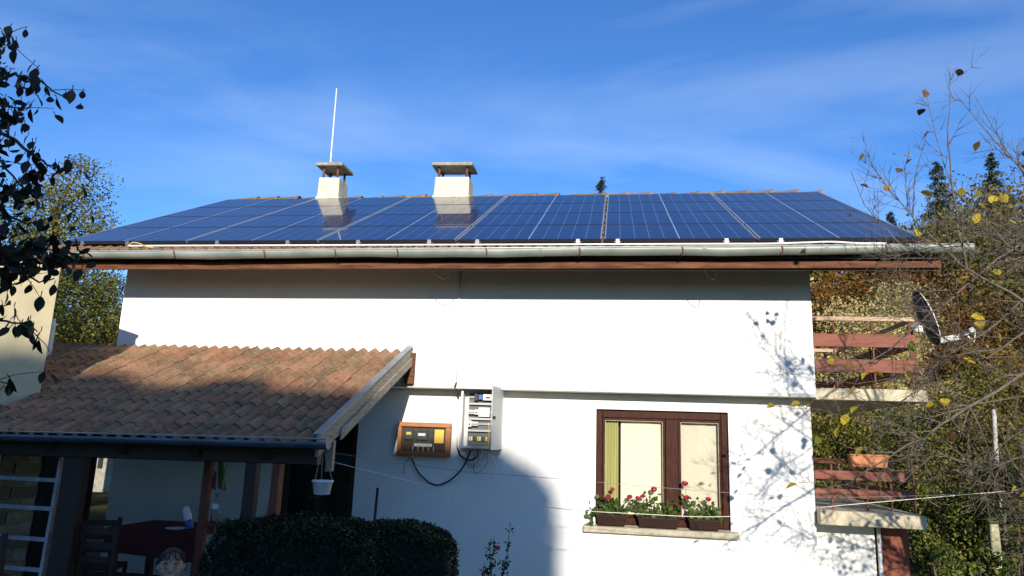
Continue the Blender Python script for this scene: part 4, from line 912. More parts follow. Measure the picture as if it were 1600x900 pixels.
# ---- wooded slope
pro = [tree('woodland_tree', '', (0, 0, -500), 5, 2.0, 2.0, 3.2, 20, 110, .24, mt, tr=.12, seed=60+i) for i, mt in enumerate(('lf_rust', 'lf_olive', 'lf_mix', 'lf_green', 'lf_gold'))]
PL_ = ('rust-brown tree of the wood on the hillside', 'olive tree of the wood on the hillside', 'brown and green mottled tree of the wood on the hillside', 'green tree of the wood on the hillside', 'golden tree of the wood on the hillside')
used = set(); rr = random.Random(5)
spots = []
for row, (y, n_) in enumerate(((19, 9), (24, 11), (30, 12), (38, 13), (48, 14))):
    for i in range(n_):
        spots.append((9+y*.15+(i+rr.uniform(-.3, .3))*(2.6+row*.35), y+rr.uniform(-1.5, 1.5)))
for i in range(7): spots.append((-4-i*2.4+rr.uniform(-.6, .6), 15+rr.uniform(-2, 3)))
for x, y in spots:
    k = rr.choices(range(5), (5, 4, 4, 2, 1))[0]
    if k not in used: o = pro[k]; used.add(k)
    else: o = copy_tree(pro[k])
    o.location = (x, y, hill(x, y)-.1); o.rotation_euler = (0, 0, rr.uniform(0, 6.28)); s = rr.uniform(.8, 1.35); o.scale = (s, s, s*rr.uniform(.9, 1.2)); tag(o, PL_[k], 'tree', 'trees of the wood on the hillside')
for k in range(5):
    if k not in used: pro[k].location = (20+k, 60, hill(20+k, 60)); tag(pro[k], PL_[k], 'tree', 'trees of the wood on the hillside')

# ---- leaves that show singly
def one_leaf(name, L, Wd, mt, curl=.15):
    m = MB(); pr = [(0, 0), (.12, .5), (.35, .95), (.6, .9), (.82, .5), (1, 0)]; v = []
    for t, w in pr:
        for s in (-1, 0, 1): v.append((s*w*Wd/2, t*L, -curl*L*t*t+abs(s)*w*Wd*.16))
    m.add(v, [(i*3+j, i*3+j+1, (i+1)*3+j+1, (i+1)*3+j) for i in range(5) for j in range(2)])
    m.tube([(0, 0, 0), (0, -L*.3, .005)], .0015, 3)
    return m.mesh(name, mt, True)
def rnd_rot(r): return Matrix.Rotation(r.uniform(0, 6.28), 4, 'Z') @ Matrix.Rotation(r.uniform(-1.3, 1.3), 4, 'X') @ Matrix.Rotation(r.uniform(-1.2, 1.2), 4, 'Y')
def twigs(m, pts, r0, r1, n_sub, L, rd, depth=1, n=5, tips=None, down=0., k=4):
    P = [Vector(p) for p in pts]; Q = []
    for i in range(len(P)-1):
        for t in range(k): Q.append(P[i].lerp(P[i+1], t/k)+Vector([rd.gauss(0, 1) for _ in range(3)])*r0*.45)
    Q.append(P[-1]); m.tube(Q, [r0+(r1-r0)*i/(len(Q)-1) for i in range(len(Q))], n)
    if tips is not None: tips.append((Q[-1], (Q[-1]-Q[-2]).normalized()))
    for _ in range(n_sub):
        i = rd.randint(1, len(Q)-2); d = (Q[i+1]-Q[i]).normalized(); o_ = Vector([rd.gauss(0, 1) for _ in range(3)]); o_ -= d*o_.dot(d); o_.normalize()
        dr_ = (d*rd.uniform(.35, 1)+o_*rd.uniform(.5, 1)+Vector((0, 0, rd.uniform(0, .4)-down))).normalized(); l = L*rd.uniform(.35, 1.1); a = Q[i]
        b_ = a+dr_*l*.5+Vector([rd.gauss(0, 1) for _ in range(3)])*l*.05; c_ = b_+(dr_+Vector((0, 0, rd.uniform(-.1, .3)-down*.6))).normalized()*l*.5
        rr_ = (r0+(r1-r0)*i/len(Q))*.55
        if depth > 0: twigs(m, [a, b_, c_], max(.0022, rr_), .0012, max(1, n_sub//3), L*.5, rd, depth-1, 4, tips, down, 2)
        else: m.tube([a, b_, c_], [max(.0018, rr_), .0014, .001], 3); (tips.append((c_, dr_)) if tips is not None else None)
# bare tree with a few yellow leaves, trunk just outside the view
bt = thing('bare_tree', (10.9, -3.2, 0), 'nearly leafless tree with grey twigs and a few yellow leaves', 'tree')
rd = random.Random(11); m = MB(); YB = -2.9
T0 = Vector((10.9, -3.2, 0)); fork = Vector((10.75, -3.1, 1.55)); fork2 = Vector((10.6, -3.0, 2.1))
m.tube([T0-Vector((0, 0, .2)), (10.93, -3.2, .8), fork, fork2, (10.55, -2.9, 3.1)], [.13, .10, .085, .06, .03], 8)
def bp(px, py, y=YB): return at(px, py, y)
G = [
 ([fork2, bp(1640, 350, -3.0), bp(1560, 405), bp(1480, 470), bp(1390, 545, -2.7), bp(1330, 585, -2.6)], .022, .004, 15, .55, 0),
 ([fork, bp(1640, 560, -3.1), bp(1475, 662, -3.0), bp(1400, 708, -3.0), bp(1335, 748, -2.9)], .024, .004, 11, .45, .25),
 ([fork2, bp(1600, 470, -3.2), bp(1510, 420, -3.2), bp(1488, 300, -3.2), bp(1481, 200, -3.2), bp(1484, 112, -3.2)], .018, .002, 7, .4, 0),
 ([bp(1487, 290, -3.2), bp(1468, 235, -3.2), bp(1447, 145, -3.2)], .006, .002, 2, .25, 0),
 ([fork2, bp(1650, 330, -3.0), bp(1590, 260, -3.0), bp(1540, 205, -3.0), bp(1490, 143, -3.0)], .014, .002, 6, .4, 0),
 ([bp(1620, 300, -3.0), bp(1570, 230, -3.0), bp(1523, 150, -3.0)], .008, .002, 4, .3, 0),
 ([bp(1530, 440, -2.9), bp(1450, 365, -2.8), bp(1405, 315, -2.8), bp(1352, 246, -2.8)], .012, .002, 7, .35, 0),
 ([bp(1420, 335, -2.8), bp(1415, 285, -2.8), bp(1412, 250, -2.8)], .005, .002, 2, .2, 0),
 ([bp(1425, 335, -2.8), bp(1430, 275, -2.8), bp(1444, 222, -2.8)], .005, .002, 2, .2, 0),
 ([bp(1470, 420, -2.7), bp(1400, 375, -2.6), bp(1350, 320, -2.6), bp(1330, 268, -2.6)], .009, .002, 5, .3, 0),
 ([fork2, bp(1600, 410, -2.8), bp(1500, 385, -2.7), bp(1420, 395, -2.6), bp(1370, 410, -2.5)], .012, .002, 13, .4, .1),
 ([bp(1475, 600, -2.7), bp(1400, 590, -2.6), bp(1340, 600, -2.5), bp(1270, 592, -2.4), bp(1218, 580, -2.4)], .005, .0015, 3, .2, 0),
 ([bp(1440, 690, -2.9), bp(1350, 660, -2.7), bp(1280, 640, -2.5), bp(1205, 635, -2.4)], .005, .0015, 5, .22, .1),
 ([bp(1375, 770, -2.9), bp(1300, 752, -2.6), bp(1235, 755, -2.5)], .004, .0015, 3, .2, 0),
 ([bp(1640, 800, -3.0), bp(1580, 720, -3.0), bp(1555, 640, -3.0), bp(1535, 560, -3.0)], .007, .002, 4, .35, .2),
 ([fork2, bp(1620, 450, -3.1), bp(1540, 520, -3.0), bp(1470, 560, -2.9), bp(1420, 620, -2.9)], .015, .003, 14, .45, .2),
 ([fork, bp(1640, 640, -3.1), bp(1560, 700, -3.0), bp(1500, 790, -2.9)], .010, .002, 9, .4, .2),
 ([fork2, bp(1640, 420, -3.3), bp(1570, 380, -3.4), bp(1530, 330, -3.4), bp(1500, 350, -3.4)], .012, .002, 12, .4, 0),
 ([fork, bp(1640, 610, -3.0), bp(1540, 630, -2.8), bp(1450, 600, -2.7), bp(1380, 645, -2.6)], .016, .003, 12, .5, .1),
 ([fork, bp(1640, 700, -3.0), bp(1540, 735, -2.8), bp(1460, 705, -2.7), bp(1400, 762, -2.6)], .016, .003, 11, .45, .1),
 ([fork2, bp(1630, 500, -3.2), bp(1540, 560, -3.1), bp(1460, 520, -3.0), bp(1400, 480, -2.9)], .015, .003, 12, .5, 0),
 ([fork2, bp(1640, 380, -2.8), bp(1560, 360, -2.7), bp(1470, 385, -2.6), bp(1390, 395, -2.5)], .012, .002, 14, .45, .1),
 ([fork, (10.3, -2.95, 1.75), (9.95, -2.85, 1.62), (9.7, -2.8, 1.40)], .014, .003, 16, .5, .1), ([fork, (10.45, -2.8, 1.45), (10.15, -2.7, 1.30), (9.85, -2.6, 1.15)], .014, .003, 16, .5, .1), ([fork2, (10.3, -2.9, 2.15), (10.0, -2.8, 1.95)], .014, .003, 12, .5, .1),  # limbs added to throw twig shadows on the annex wall
 # limbs on the far side of the trunk, outside the view
 ([fork, (11.6, -3.4, 2.2), (12.2, -3.6, 3.0)], .03, .004, 10, .6, 0), ([fork2, (10.9, -3.9, 3.0), (11.0, -4.4, 3.7)], .03, .004, 10, .6, 0),
]
for pts, r0, r1, ns_, L_, dn in G: twigs(m, pts, r0*.72, r1, int(ns_*2)+2, L_, rd, 1, 5, None, dn)
m.build('branches', MT['barkgrey'], bt, smooth=True)
LY, LO, LB, LG = one_leaf('leaf', .085, .07, MT['lf_yellow']), one_leaf('leaf', .08, .065, MT['lf_orange']), one_leaf('leaf', .075, .06, MT['lf_brown']), one_leaf('leaf', .085, .07, MT['lf_green'])
for px, py, k, yv in ((1485, 107, LO, -3.2), (1497, 119, LB, -3.2), (1446, 141, LB, -3.2), (1443, 170, LB, -3.2), (1443, 217, LB, -2.8), (1530, 221, LB, -3.0), (1397, 240, LB, -2.8), (1410, 245, LY, -2.8), (1398, 256, LB, -2.8), (1415, 257, LB, -2.8), (1402, 270, LB, -2.8), (1350, 245, LY, -2.8), (1357, 293, LB, -2.6), (1392, 296, LO, -2.8), (1438, 300, LY, -2.8), (1535, 303, LY, -3.2), (1547, 306, LY, -3.2), (1563, 303, LY, -3.3), (1500, 307, LY, -3.2), (1530, 332, LY, -3.3), (1588, 350, LY, -3.3), (1440, 358, LY, -2.7), (1432, 371, LY, -2.7), (1445, 373, LY, -2.7), (1478, 337, LO, -2.8), (1595, 240, LB, -3), (1595, 258, LB, -3), (1500, 437, LO, -2.9), (1562, 430, LY, -3), (1517, 494, LY, -2.9), (1530, 502, LY, -2.9), (1405, 527, LY, -2.7), (1424, 532, LG, -2.7), (1352, 570, LG, -2.6), (1355, 582, LY, -2.6), (1322, 573, LY, -2.6), (1366, 581, LY, -2.6), (1337, 576, LY, -2.6), (1415, 577, LY, -2.7), (1300, 569, LY, -2.5), (1211, 633, LY, -2.4), (1236, 634, LY, -2.4), (1268, 629, LY, -2.4), (1340, 635, LY, -2.6), (1324, 648, LY, -2.6), (1310, 668, LY, -2.6), (1349, 699, LY, -2.8), (1280, 683, LG, -2.6), (1228, 764, LY, -2.5), (1338, 607, LO, -2.5), (1285, 600, LB, -2.5), (1460, 632, LY, -2.9), (1478, 623, LY, -2.9), (1596, 765, LO, -3), (1505, 560, LY, -3), (1560, 520, LY, -3), (1450, 575, LB, -2.9), (1540, 590, LB, -3), (1575, 660, LY, -3), (1490, 690, LB, -3)):
    inst('leaf', k, bt, Matrix.Translation(at(px, py, yv)) @ rnd_rot(rd) @ Matrix.Scale(rd.uniform(.8, 1.15), 4))

r_ = np.random.default_rng(77); C = np.array([10.35, -2.9, 1.62])+r_.normal(size=(150, 3))*np.array([.28, .25, .26])-np.array(WL[bt.name])
tag(add_mesh('annex_shade_leaves', leaf_mesh('annex_shade_leaves', C, .07, MT['lf_yellow'], aspect=.8, seed=6, oval=True), bt), kind='stuff')  # leaves added out of view to mottle the annex wall with shadow
# plum tree in the shade at the left of the view
pt = thing('plum_tree', tuple(at(-330, 1500, -7.0))[:2]+(0,), 'dark-leaved plum tree reaching in from beside the porch', 'tree')
rd = random.Random(3); m = MB(); tips = []
b0 = Vector(WL[pt.name]); YP = -6.6
tk = at(-260, 620, -6.9); tk2 = at(-200, 330, -6.8)
m.tube([b0-Vector((0, 0, .2)), b0.lerp(tk, .5)+Vector((.04, 0, 0)), tk, tk2, at(-150, 60, -6.7)], [.085, .07, .06, .045, .02], 8)
PB_ = [([tk2, (-80, 170), (0, 120), (30, 118), (60, 128), (106, 157)], .010), ([tk2, (-60, 150), (0, 165), (42, 170)], .006), ([tk2, (-80, 250), (0, 205), (48, 238), (76, 257), (112, 266)], .010), ([tk, (-100, 380), (-20, 330), (30, 285), (60, 268)], .008),
       ([tk2, (-90, 120), (-20, 90), (8, 60), (14, 52)], .007), ([tk, (-80, 440), (0, 395), (50, 385), (100, 400)], .009), ([tk, (-100, 480), (-10, 430), (40, 425), (75, 415)], .008), ([tk, (-90, 520), (-10, 500), (30, 505), (58, 518)], .006), ([tk, (-100, 600), (-20, 590), (15, 600)], .006), ([tk2, (-90, 320), (-10, 330), (40, 350), (70, 345)], .008), ([tk, (-60, 450), (20, 420), (60, 440), (85, 435)], .006), ([tk2, (-80, 230), (-10, 240), (30, 290), (60, 310)], .007)]
leafpos = []
for pts, r0 in PB_:
    P = [p if isinstance(p, Vector) else at(p[0], p[1], YP+rd.uniform(-.06, .06)) for p in pts]
    twigs(m, P, r0, .002, 5, .16, rd, 0, 5, tips, .2)
    for i in range(1, len(P)-1):
        for t in np.arange(0, 1, .14): leafpos.append(P[i].lerp(P[i+1], float(t)))
cr0 = Vector((2.3, -7.6, 2.7)); twigs(m, [tk, tk.lerp(cr0, .5)+Vector((0, 0, .15)), cr0, cr0+Vector((-1.2, .1, .4))], .04, .008, 16, 1.0, rd, 1, 6, None, 0)
m.build('branches', MT['bark'], pt, smooth=True)
LP = [one_leaf('leaf', .046, .027, MT['lf_plum']), one_leaf('leaf', .038, .021, MT['lf_plum']), one_leaf('leaf', .044, .026, MT['lf_brown'])]
allp = [(q, 1) for q in leafpos]+[(q, 0) for q, _ in tips]
allp = allp[len(leafpos):]+allp[:len(leafpos)]
for q, jit in allp[:290]:
    inst('leaf', rd.choices(LP, (6, 4, 1))[0], pt, Matrix.Translation(q+Vector([rd.gauss(0, 1) for _ in range(3)])*.018) @ Matrix.Rotation(rd.uniform(0, 6.28), 4, 'Z') @ Matrix.Rotation(rd.uniform(-2.2, -.6), 4, 'X') @ Matrix.Rotation(rd.uniform(-.8, .8), 4, 'Y') @ Matrix.Scale(rd.uniform(.8, 1.25), 4))
r_ = np.random.default_rng(9); C = []
for (px, py, sx_, sy_, n_) in ((-10, 130, 22, 60, 60), (-15, 250, 28, 60, 90), (10, 330, 30, 40, 70), (40, 400, 38, 16, 130), (-10, 420, 25, 25, 70), (95, 395, 18, 10, 30), (-150, 250, 70, 160, 300)):
    for _ in range(n_): C.append(tuple(at(px+r_.normal()*sx_, py+r_.normal()*sy_, YP+r_.normal()*.14)))
kc = clumps(26, 1.0, 1.0, 0, r_, .3)*np.array([1.55, .95, .95])+np.array(cr0)  # unseen leaf mass added to cut sky light and dapple the porch roof
oc = np.concatenate([c_+r_.normal(size=(190, 3))*np.array([.22, .22, .18]) for c_ in kc]); oc = oc[(oc[:, 0] < 3.9) & (oc[:, 2] < 4.15)]
tag(add_mesh('shade_crown', leaf_mesh('shade_crown', oc-np.array(b0), .075, MT['lf_plum'], aspect=.6, seed=14, oval=True), pt), kind='stuff')
lm = leaf_mesh('inner_leaves', np.array(C)-np.array(b0), .042*(.7+.6*r_.random(len(C))), MT['lf_plum'], seed=4, aspect=.6, oval=True)
tag(add_mesh('inner_leaves', lm, pt), kind='stuff')

# ---- clipped hedges
def hedge(loc, sx_, sy_, h, seed, label, nleaf, rz=0):
    r = np.random.default_rng(seed); o = thing('hedge', loc, label, 'hedge', 'clipped hedges before the house'); o.rotation_euler = (0, 0, rz)
    def surf(u, v, k=1.):            # superellipsoid shell
        p = lambda a, e: np.sign(a)*np.abs(a)**e
        x = p(np.cos(v), .42)*p(np.cos(u), .42)*sx_*k; y = p(np.cos(v), .42)*p(np.sin(u), .42)*sy_*k; z = p(np.sin(v), .45)
        return np.stack([x, y, h*(.5+.5*z*k)], -1)
    m = MB(); nu, nv = 28, 12; U, Vv = np.meshgrid(np.linspace(0, 2*np.pi, nu, endpoint=False), np.linspace(-np.pi/2, np.pi/2, nv)); S = surf(U, Vv, .94).reshape(-1, 3)
    m.add(S, [(j*nu+i, j*nu+(i+1) % nu, (j+1)*nu+(i+1) % nu, (j+1)*nu+i) for j in range(nv-1) for i in range(nu)])
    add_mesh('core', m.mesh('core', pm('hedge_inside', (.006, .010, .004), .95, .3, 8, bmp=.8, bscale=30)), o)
    ax = r.choice(3, nleaf, p=np.array([2*sy_*h, 2*sx_*h, 4*sx_*sy_*1.4])/(2*sy_*h+2*sx_*h+4*sx_*sy_*1.4)); C = r.random((nleaf, 3))*2-1
    sg = np.where(r.random(nleaf) < .5, -1, 1); C[np.arange(nleaf), ax] = np.where(ax == 2, 1, sg)
    C /= (np.abs(C)**5).sum(1)[:, None]**.2; C = C*np.array([sx_, sy_, h*.5])+np.array([0, 0, h*.5])
    w = np.array([mnoise.noise(Vector(q)*3.5+Vector((seed, 0, 0))) for q in C]); C = C*(1+.06*w[:, None])+r.normal(size=C.shape)*.014
    add_mesh('foliage', leaf_mesh('foliage', C, .034*(.7+.7*r.random(nleaf)), MT['lf_hedge'], aspect=.5, seed=seed, upbias=.5), o); return o
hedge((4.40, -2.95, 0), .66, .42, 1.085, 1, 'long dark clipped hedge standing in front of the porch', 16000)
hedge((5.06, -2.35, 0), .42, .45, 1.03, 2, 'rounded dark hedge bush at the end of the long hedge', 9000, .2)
# ---- rose bush by the wall
rb = thing('rose_bush', (5.60, -.55, 0), 'thin rose bush with one pink bloom before the shaded wall', 'rose bush'); rd = random.Random(8); m = MB(); C = []
for px, py in ((797, 822), (772, 838), (756, 880), (790, 870), (765, 850)):
    e = at(px, py, -.55); b_ = Vector((5.58+rd.uniform(-.05, .05), -.55, 0)); md = b_.lerp(e, .55)+Vector((rd.uniform(-.04, .04), rd.uniform(-.04, .04), 0)); m.tube([b_, md, e], [.006, .005, .0025], 5)
    for i in range(13):
        t = .35+.6*rd.random(); q = (md.lerp(e, (t-.5)*2) if t > .5 else b_.lerp(md, t*2)); 
        for j in range(3): C.append(tuple(q+Vector((rd.gauss(0, .028), rd.gauss(0, .028), rd.gauss(0, .015)))))
m.build('stems', MT['bark'], rb); C = np.array(C)-np.array(WL[rb.name])
add_mesh('foliage', leaf_mesh('foliage', C, .045, MT['lf_dark'], aspect=.6, seed=5), rb)
def bloom(c, r0, mt, seed, n=40, squash=.8):
    r = np.random.default_rng(seed); d = r.normal(size=(n, 3)); d /= np.linalg.norm(d, axis=1)[:, None]; d *= np.array([1, 1, squash])
    return leaf_mesh('bloom', np.array(c)+d*r0*(.55+.45*r.random((n, 1))), r0*.85, mt, aspect=.9, seed=seed)
add_mesh('bloom', bloom(at(778, 856, -.58)-Vector(WL[rb.name]), .032, MT['rosepetal'], 3), rb); add_mesh('bud', bloom(at(797, 819, -.55)-Vector(WL[rb.name]), .012, MT['lf_dark'], 4, 14, 1.6), rb)
# ---- geranium boxes on the sill
def planter(pxa, pxb, pya, label, flowers, seed, trail=False):
    y = .245; a, b_ = at(pxa, pya, y-.07), at(pxb, pya, y-.07); w = (b_.x-a.x)/2; zb = .857; H = .125
    o = thing('geranium_planter', ((a.x+b_.x)/2, y, zb), label, 'planter', 'geranium boxes on the window sill'); rd = random.Random(seed)
    MB().hexa([(-w+.03, -.05, 0), (w-.03, -.05, 0), (w-.03, .045, 0), (-w+.03, .045, 0), (-w+.005, -.066, H-.012), (w-.005, -.066, H-.012), (w-.005, .06, H-.012), (-w+.005, .06, H-.012)]).build('trough', MT['planter'], o, local=True, bevel=.008, seg=2)
    MB().box(-w, w, -.072, .066, H-.011, H+.004).build('rim', MT['planter'], o, local=True, bevel=.004)
    m = MB(); me_n = []; L = Vector(WL[o.name]); C = []
    for (px, py, r0) in flowers:
        q = at(px, py, y+rd.uniform(-.05, .0))-L; b0_ = Vector((max(-w*.85, min(w*.85, q.x*.8)), rd.uniform(-.02, .03), H)); md = b0_.lerp(q, .6)+Vector((rd.uniform(-.015, .015), rd.uniform(-.015, .015), .01))
        m.tube([b0_, md, q], [.004, .003, .002], 4); add_mesh('flower_head', bloom(q, r0*1.25, MT['petal'], rd.randint(0, 999), 60, .75), o)
        for _ in range(14): C.append(tuple(md+Vector((rd.gauss(0, .04), rd.gauss(0, .03), rd.gauss(-.02, .03)))))
    for _ in range(int(620*w)): C.append((rd.uniform(-w, w)*1.02, rd.gauss(-.02, .04), H+abs(rd.gauss(.03, .065))))
    if trail:
        for _ in range(26): C.append((-w-.02-abs(rd.gauss(.02, .04)), rd.gauss(-.03, .03), H-.10+rd.gauss(.06, .06)))
    for _ in range(12): s_ = rd.uniform(-w*.8, w*.8); m.tube([(s_, 0, H-.01), (s_+rd.gauss(0, .03), rd.gauss(0, .03), H+.1)], [.004, .003], 4)
    add_mesh('stems', m.mesh('stems', MT['lf_geran']), o)
    C = np.array(C); C[:, 2] = np.maximum(C[:, 2], .012); C[:, 1] = np.minimum(C[:, 1], .085)
    add_mesh('foliage', leaf_mesh('foliage', C, .052*(.7+.6*np.random.default_rng(seed).random(len(C))), MT['lf_geran'], aspect=.95, seed=seed, upbias=.2, fold=.18, oval=True), o)
    MB().box(-w+.01, w-.01, -.055, .05, H-.02, H-.005).build('soil', MT['soil'], o, local=True)
planter(930, 980, 801, 'brown flower box with two geranium heads and trailing leaves at its end', [(950, 776, .028), (957, 764, .023)], 1, True)
planter(995, 1062, 804, 'widest brown flower box with four small geranium heads', [(984, 776, .026), (996, 778, .022), (1005, 775, .022), (1022, 764, .03)], 2)
planter(1075, 1127, 809, 'brown flower box with three geranium heads below the lace curtain', [(1070, 755, .028), (1073, 777, .026), (1107, 780, .026)], 3)

# ------------------------------------------------------------------ garden posts
a_, b_ = at(1553, 640, 4.2), at(1561, 705, 4.2)
wire('garden_pole', [(b_.x-.02, 4.2, hill(b_.x, 4.2)-.1), (b_.x-.05, 4.2, 1.6), (a_.x, 4.2, a_.z)], .035, pm('pole_paint', (.45, .43, .38), .7, .4, 9), 'white painted pole standing among the shrubs', 'pole', n=8)
pp = at(1550, 812, 2.6); gp = thing('garden_post', (pp.x, 2.6, 0), 'mossy pale concrete post in the garden beside the shrubs', 'post')
MB().hexa([(-.07, -.07, 0), (.07, -.07, 0), (.07, .07, 0), (-.07, .07, 0), (-.055, -.055, pp.z-.05), (.055, -.055, pp.z-.05), (.055, .055, pp.z-.05), (-.055, .055, pp.z-.05)]).build('shaft', pm('mossy_concrete', (.50, .45, .30), .9, .5, 9, bmp=.6, c2=(.12, .13, .05)), gp, local=True, bevel=.012)
MB().lathe([(.075, -.05), (.085, -.01), (.05, .03), (.01, .04)], (0, 0, pp.z), 8).build('moss_cap', pm('moss', (.07, .08, .02), .95, .5, 30, bmp=.9), gp, smooth=True, local=True)
wire('stay_wire', [(b_.x-.02, 4.1, 1.95), (at(1600, 870, 2).x, 2, at(1600, 870, 2).z)], .006, MT['rust'], 'rusty stay wire slanting down from the white pole', 'wire', smooth_n=3)
# distant house glimpsed past the corner under the porch
dx0, dx1 = at(140, 735, 11).x, at(186, 735, 11).x; dz0, dz1 = at(163, 790, 11).z, at(163, 708, 11).z
dh = thing('distant_house', ((dx0+dx1)/2-1.2, 12, 0), 'far pale house with dark windows glimpsed past the wall under the porch', 'house')
MB().box(dx0-3, dx1+.3, 11, 14, -.1, dz1+.3).build('wall', MT['concrete'], dh); wd = (dx1-dx0)/5
MB().hexa([(dx0-3.3, 10.7, dz1+.3), (dx1+.6, 10.7, dz1+.3), (dx1+.6, 14.4, dz1+.3), (dx0-3.3, 14.4, dz1+.3), (dx0-3.3, 12.4, dz1+1.9), (dx1+.6, 12.4, dz1+1.9), (dx1+.6, 12.6, dz1+1.9), (dx0-3.3, 12.6, dz1+1.9)]).build('roof', MT['tile'], dh)
for i in range(6):
    x = dx0-1.2+i*wd*1.6; MB().box(x, x+wd*.7, 10.95, 11.02, dz1-.42, dz1-.1).build('window', MT['black'], dh)

# ------------------------------------------------------------------ house and trees added out of view to shade the porch and wall foot
NY = -36; zs = 1.83+.28*36; xs_ = 5.5+.16*36
nh = thing('shade_house', (2, NY-5, 0), 'tall plain house added unseen behind the camera to shade the porch', 'house')
MB().box(-14, xs_, NY-10, NY, -.2, zs-.06).build('wall', MT['grey_plaster'], nh)
MB().hexa([(-14.4, NY-10.4, zs-.05), (xs_+.02, NY-10.4, zs-.05), (xs_+.02, NY+.1, zs-.05), (-14.4, NY+.1, zs-.05), (-14.4, NY-5.5, zs+1), (xs_+.02, NY-5.5, zs+1), (xs_+.02, NY-4.5, zs+1), (-14.4, NY-4.5, zs+1)]).build('roof', MT['tile'], nh)
for i in range(6):
    for z in (1.0, 4.2, 7.4): x = -12.4+i*3.2; w_ = MB().box(x, x+1.2, NY+.001, NY+.04, z, z+1.4).build('window', MT['darkwood'], nh); MB().box(x+.08, x+1.12, NY+.041, NY+.05, z+.08, z+1.32).build('pane', MT['plate'], w_)
for xq, zq, wq, sd in ((5.60, 1.62, .56, 91), (5.2, 1.80, .6, 92), (2.6, 1.96, .7, 93), (.9, 2.02, .8, 94)):  # tree tops set to round and roughen the edge of the cast shadow
    YT = NY+2.2+.3*(sd % 3); xx, hh = xq-.16*YT, zq-.28*YT
    o = thing('cypress', (xx, YT, 0), 'dense dark cypress added unseen behind the camera to shape the shadow edge', 'tree', 'unseen cypresses added to shape the shadow edge')
    m = MB(); pr_ = [(wq*.5, 0), (wq*.9, hh*.25), (wq, hh*.6), (wq, hh-.7), (wq*.86, hh-.35), (wq*.5, hh-.1), (.02, hh)]
    m.lathe(pr_, (0, 0, 0), 14); add_mesh('crown_core', m.mesh('crown_core', MT['lf_conifer'], True), o)
    add_mesh('trunk', MB().tube([(0, 0, -.3), (0, 0, hh*.5)], [.16, .1], 7).mesh('trunk', MT['bark']), o)
    r = np.random.default_rng(sd); q = hh*(.3+.7*r.random(5000)); rad = np.interp(q, [p_[1] for p_ in pr_], [p_[0] for p_ in pr_])*(.95+.2*r.random(5000)); a = r.random(5000)*6.283
    add_mesh('foliage', leaf_mesh('foliage', np.stack([np.cos(a)*rad, np.sin(a)*rad, q], 1), .2, MT['lf_conifer'], aspect=.4, seed=sd), o)

# ------------------------------------------------------------------ child standing before the porch
hp_ = at(271, 856, -4.2); HT = hp_.z
ch = thing('person', (hp_.x, -4.2, 0), 'small child in a blue shirt with a yellow collar standing before the porch', 'person'); ch.rotation_euler = (0, 0, R(30)); ch.scale = (HT/.97,)*3
def ball(m, c, r, n=12): m.lathe([(max(.001, math.sin(math.pi*i/8)), -math.cos(math.pi*i/8)) for i in range(9)], c, n, mat=Matrix.Diagonal(Vector(r)))
b = MB()
ball(b, (0, .0, .875), (.066, .080, .088)); ball(b, (0, -.012, .835), (.052, .062, .055)); ball(b, (0, -.022, .815), (.028, .04, .026))
ball(b, (0, -.077, .855), (.011, .014, .012)); b.tube([(0, -.07, .888), (0, -.083, .858)], [.007, .009], 8)
ball(b, (0, -.070, .826), (.019, .010, .0045)); ball(b, (0, -.070, .818), (.016, .010, .005))
for s in (-1, 1):
    ball(b, (s*.068, .005, .866), (.008, .016, .024)); ball(b, (s*.032, -.050, .846), (.017, .014, .016)); ball(b, (s*.027, -.068, .892), (.02, .01, .006))
b.tube([(0, .01, .72), (0, .008, .83)], [.034, .033], 10)
b.tube([(0, .0, .40), (0, .0, .52), (0, .0, .64), (0, .005, .735)], [.088, .082, .086, .055], 12)
for s in (-1, 1):
    b.tube([(s*.075, .0, .725), (s*.10, .0, .70), (s*.125, .01, .57), (s*.13, -.02, .455)], [.034, .034, .028, .018], 8)
    b.tube([(s*.13, -.02, .455), (s*.131, -.028, .425), (s*.131, -.032, .40)], [.018, .022, .018], 8)
    for i, (dy_, L_) in enumerate(((-.018, .03), (-.006, .036), (.005, .034), (.015, .026))): b.tube([(s*.131, -.034+dy_, .402), (s*.128, -.036+dy_, .402-L_*.6), (s*.122, -.036+dy_, .402-L_)], [.006, .0056, .0045], 6)
    b.tube([(s*.126, -.042, .43), (s*.12, -.058, .41), (s*.116, -.062, .392)], [.008, .0065, .005], 6)
    b.tube([(s*.042, .0, .44), (s*.048, -.004, .25), (s*.05, .008, .12), (s*.05, .012, .045)], [.055, .042, .034, .024], 10)
    b.tube([(s*.05, .02, .024), (s*.052, -.04, .02), (s*.054, -.085, .016)], [.024, .024, .014], 8)
bo = b.build('body', MT['skin'], ch, local=True, smooth=True)
rmod = bo.modifiers.new('remesh', 'REMESH'); rmod.mode = 'VOXEL'; rmod.voxel_size = .0055; rmod.use_smooth_shade = True
sm_ = bo.modifiers.new('smooth', 'SMOOTH'); sm_.factor = .5; sm_.iterations = 3
for s in (-1, 1):
    e = MB(); ball(e, (s*.027, -.0735, .873), (.0082, .005, .0034)); eo = e.build('eye', MT['devw'], ch, local=True, smooth=True)
    e = MB(); ball(e, (s*.027, -.0775, .873), (.005, .003, .0045)); e.build('iris', MT['black'], eo, local=True, smooth=True)
    e = MB(); e.tube([(s*.014, -.0785, .894), (s*.028, -.0785, .898), (s*.043, -.070, .892)], [.003, .0035, .002], 5); e.build('eyebrow', MT['hair'], ch, local=True)
hm = MB(); vs_ = []; n_ = 22; fr = []
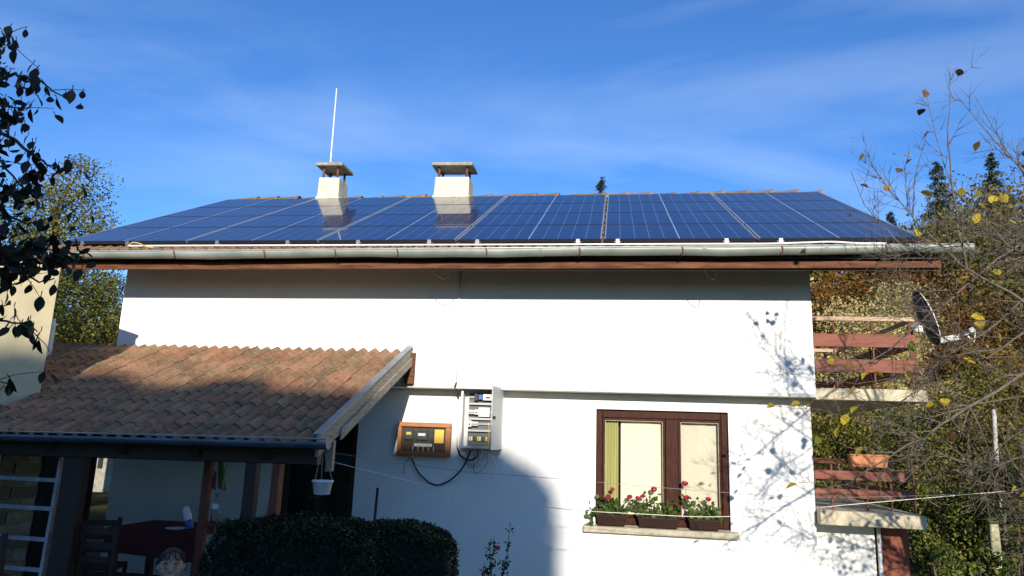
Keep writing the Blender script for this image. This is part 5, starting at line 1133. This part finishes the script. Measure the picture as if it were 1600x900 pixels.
for i in range(9):
    el = math.pi/2-i/8*2.0
    for k in range(n_):
        a = 2*math.pi*k/n_; front = max(0, -math.sin(a)); lim = .30+.75*front**1.5 if front > 0 else -.55
        e2 = max(el, lim if front > 0 else -.5+.25*abs(math.cos(a)))
        q = Vector((math.cos(a)*math.cos(e2)*.0735, math.sin(a)*math.cos(e2)*.0885, math.sin(e2)*.0985)); q *= 1+.03*mnoise.noise(Vector((math.cos(a)*4, math.sin(a)*4, e2*3)))
        vs_.append(Vector((0, .002, .873))+q)
hm.add(vs_, [(j*n_+k, j*n_+(k+1) % n_, (j+1)*n_+(k+1) % n_, (j+1)*n_+k) for j in range(8) for k in range(n_)])
ho = hm.build('hair', MT['hair'], ch, local=True, smooth=True)
hs = MB()
rd = random.Random(2)
for _ in range(220):
    a = rd.uniform(0, 6.28); e2 = rd.uniform(.35 if math.sin(a) < 0 else -.3, 1.5); d = Vector((math.cos(a)*math.cos(e2), math.sin(a)*math.cos(e2), math.sin(e2))); q = Vector((0, .002, .873))+Vector((d.x*.073, d.y*.088, d.z*.098))
    t_ = Vector((d.x, d.y, -.6)).normalized(); hs.tube([q, q+d*.002+t_*.010, q-d*.001+t_*.02], [.0035, .003, .001], 4)
hs.build('hair_locks', MT['hair'], ho, local=True, smooth=True)
s_ = MB(); s_.tube([(0, 0, .40), (0, 0, .52), (0, 0, .64), (0, .003, .715), (0, .006, .752)], [.098, .094, .098, .082, .046], 14)
for s in (-1, 1): s_.tube([(s*.06, 0, .715), (s*.10, .0, .70), (s*.117, .006, .615)], [.045, .043, .042], 10)
so_ = s_.build('shirt', MT['shirtblue'], ch, local=True, smooth=True); rmod = so_.modifiers.new('remesh', 'REMESH'); rmod.mode = 'VOXEL'; rmod.voxel_size = .008; rmod.use_smooth_shade = True
cl_ = MB(); cl_.tube([Vector((math.cos(t)*.044, .006+math.sin(t)*.044, .752+.006*math.sin(t))) for t in np.linspace(0, 2*math.pi, 17)], .011, 6, False); cl_.build('collar', MT['shirtyellow'], so_, local=True, smooth=True)
t_ = MB(); t_.tube([(0, 0, .33), (0, 0, .43)], [.098, .1], 14)
for s in (-1, 1): t_.tube([(s*.045, 0, .40), (s*.05, -.002, .25), (s*.052, .008, .10)], [.062, .052, .045], 10)
to_ = t_.build('trousers', MT['trouser'], ch, local=True, smooth=True); rmod = to_.modifiers.new('remesh', 'REMESH'); rmod.mode = 'VOXEL'; rmod.voxel_size = .008; rmod.use_smooth_shade = True
